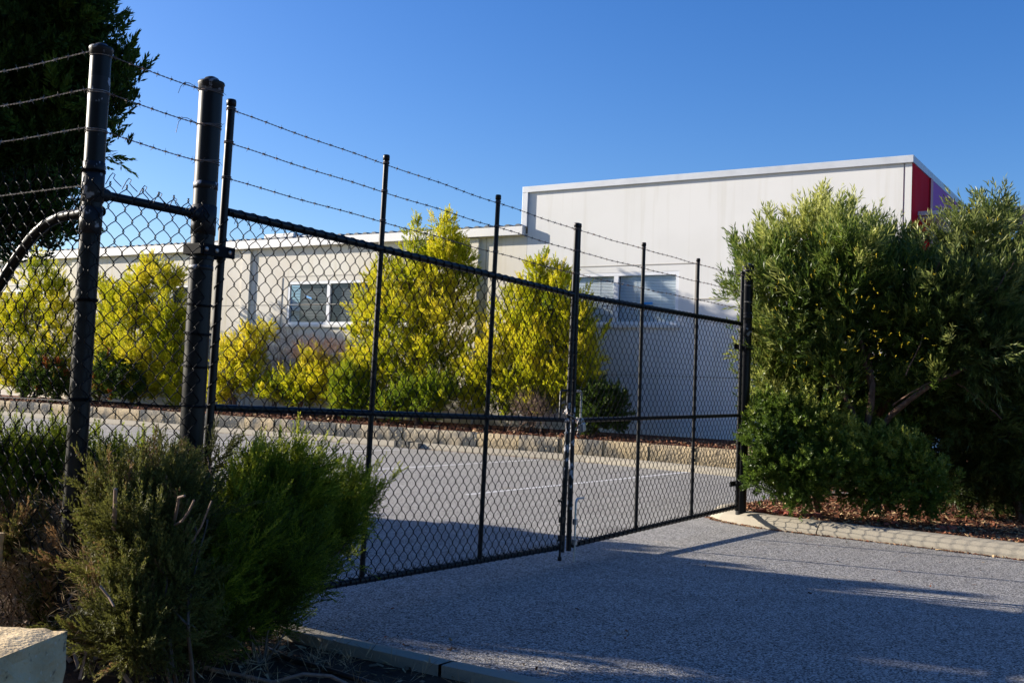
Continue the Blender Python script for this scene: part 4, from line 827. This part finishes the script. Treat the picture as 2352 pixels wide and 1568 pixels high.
# poly pipe along the near kerb
b = MB(); b.tubes([(-3.55, 3.56, .085), (-3.3, 3.45, .10), (-3.0, 3.42, .102), (-2.7, 3.38, .10), (-1.8, 3.4, .10)], .0125, 12)
tag(b.build('irrigation_pipe', M['pipe'], loc=(-3.0, 3.4, .09), smooth=True), 'black irrigation pipe lying along the inside of the near kerb', 'pipe')
b = MB(); limb(b, (-3.5, 3.15, .09), (-2.6, 3.30, .10), .010, .006, k=9, wob=.05, seg=6)
tag(b.build('fallen_branch', M['cutwood'], loc=(-3.2, 3.2, .09)), 'grey fallen branch on the soil beside the irrigation pipe', 'branch')
# dry grass and litter
def scatter_poly(n, x0, x1, y0, y1, z, zv=0): return np.stack([rng.uniform(x0, x1, n), rng.uniform(y0, y1, n), np.full(n, z)+rng.uniform(0, 1, n)*zv], 1)
mb = MB(); P = np.concatenate([scatter_poly(70, -3.8, -2.4, 2.7, 3.75, .08), scatter_poly(45, -3.7, -3.0, 3.3, 3.75, .08)]); sprays(mb, P, unit(np.array([0, 0, 1.])+rng.normal(size=(len(P), 3))*.5), 7, .05, .10, .003, .9, .6, .8, jit=1.2)
tag(mb.build('dry_grass', M['straw'], kind='stuff'), 'tufts of dry straw coloured grass on the dark soil')
def chips(name, P, s0, s1, m, tn, label, zs=.5):
    N = len(P); mb = MB(); d = rdir(N); d[:, 2] *= .25; d = unit(d); e = unit(np.cross(d, np.array([0, 0, 1.])+rng.normal(size=(N, 3))*.5)); n_ = np.cross(d, e)
    a = rng.uniform(s0, s1, (N, 1)); b_ = a*rng.uniform(.2, .6, (N, 1)); h_ = b_*.35
    V = np.stack([P-d*a-e*b_*.6, P+d*a*.8-e*b_, P+d*a+e*b_*.7, P-d*a*.9+e*b_, P-d*a*.8-e*b_*.5+n_*h_, P+d*a*.7-e*b_*.8+n_*h_, P+d*a*.8+e*b_*.5+n_*h_, P-d*a*.7+e*b_*.8+n_*h_], 1).reshape(-1, 3)
    q = np.array([(0, 3, 2, 1), (4, 5, 6, 7), (0, 1, 5, 4), (1, 2, 6, 5), (2, 3, 7, 6), (3, 0, 4, 7)])
    mb.add(V, (q[None]+np.arange(N)[:, None, None]*8).reshape(-1, 4), np.repeat(np.clip(tn+rng.normal(size=N)*.35, 0, 1), 8)); return tag(mb.build(name, m, kind='stuff'), label)
def in_bed(n):
    P = scatter_poly(n*3, -4.4, .8, 10.7, 17, .118, .02); w_ = rng.uniform(0, 1, len(P)) < np.exp(-(P[:, 1]-10.8)*.35)
    yk = np.interp(P[:, 0], [-4.4, -4.1, -3.6, -2.2, -1.1, .5], [11.5, 11.2, 11.0, 10.88, 10.74, 10.55]); return P[w_ & (P[:, 1] > yk+.02)]
chips('bark_chips', in_bed(14000), .008, .034, M['litter'], .6, 'loose red brown bark chips and fallen leaves on the right hand bed')
chips('bark_chips', scatter_poly(9000, -32, -4.5, 19.0, 21.4, .42, .06), .02, .06, M['litter'], .5, 'red brown bark chips on the raised bed by the building')
def along(pts, n, w_):
    P = np.array(pts, float); s = np.linspace(0, 1, len(P)); q = rng.uniform(0, 1, n)
    return np.stack([np.interp(q, s, P[:, 0])+rng.normal(size=n)*w_, np.interp(q, s, P[:, 1])-np.abs(rng.normal(size=n))*w_, np.full(n, .008)], 1)
chips('leaf_litter', np.concatenate([along([(-4.56, 11.34), (-4.38, 11.1), (-4.1, 10.93), (-3.75, 10.79), (-3.3, 10.73)], 420, .025), along([(-3.3, 10.73), (-2.2, 10.64), (-1.2, 10.52)], 420, .015), along([(-26, 18.38), (-8, 18.38)], 900, .05)]), .006, .02, M['litter'], .7, 'dry leaf litter caught along the foot of the kerbs')
chips('leaf_litter', scatter_poly(500, -4.0, -2.3, 2.4, 3.75, .082, .01), .006, .022, M['straw'], .35, 'fine dry litter on the near garden soil')
chips('leaf_litter', np.concatenate([scatter_poly(120, -4, 2, 4.3, 10.4, .006), scatter_poly(60, -4.0, -2.5, 4.05, 4.6, .006)]), .006, .017, M['litter'], .35, 'a few stray leaves blown over the asphalt')
# red rubble stones near the kerb nose
for k in range(16):
    x_, y_ = random.uniform(-3.95, -3.3), random.uniform(11.08, 11.45)
    if k > 9: x_, y_ = random.uniform(-2.6, -1.0), random.uniform(10.95, 11.3)
    s = random.uniform(.03, .06); b = MB(); V = rdir(8)*s*np.array([1.2, .9, .6])+np.array([x_, y_, .13])
    V = np.array([(i, j, l_) for l_ in (-1, 1) for j in (-1, 1) for i in (-1, 1)], float)*s*np.array([1, .7, .45])*rng.uniform(.6, 1.1, (8, 3))
    a = random.uniform(0, 3); V = np.stack([V[:, 0]*math.cos(a)-V[:, 1]*math.sin(a)+x_, V[:, 0]*math.sin(a)+V[:, 1]*math.cos(a)+y_, V[:, 2]+.14], 1)
    b.add(V, [(0, 2, 3, 1), (4, 5, 7, 6), (0, 1, 5, 4), (2, 6, 7, 3), (0, 4, 6, 2), (1, 3, 7, 5)])
    tag(b.build('rubble_stone', M['stone_red'], loc=(x_, y_, .12)), 'red brick coloured rubble stone lying on the mulch by the kerb', 'stone', 'red rubble stones on the mulch')
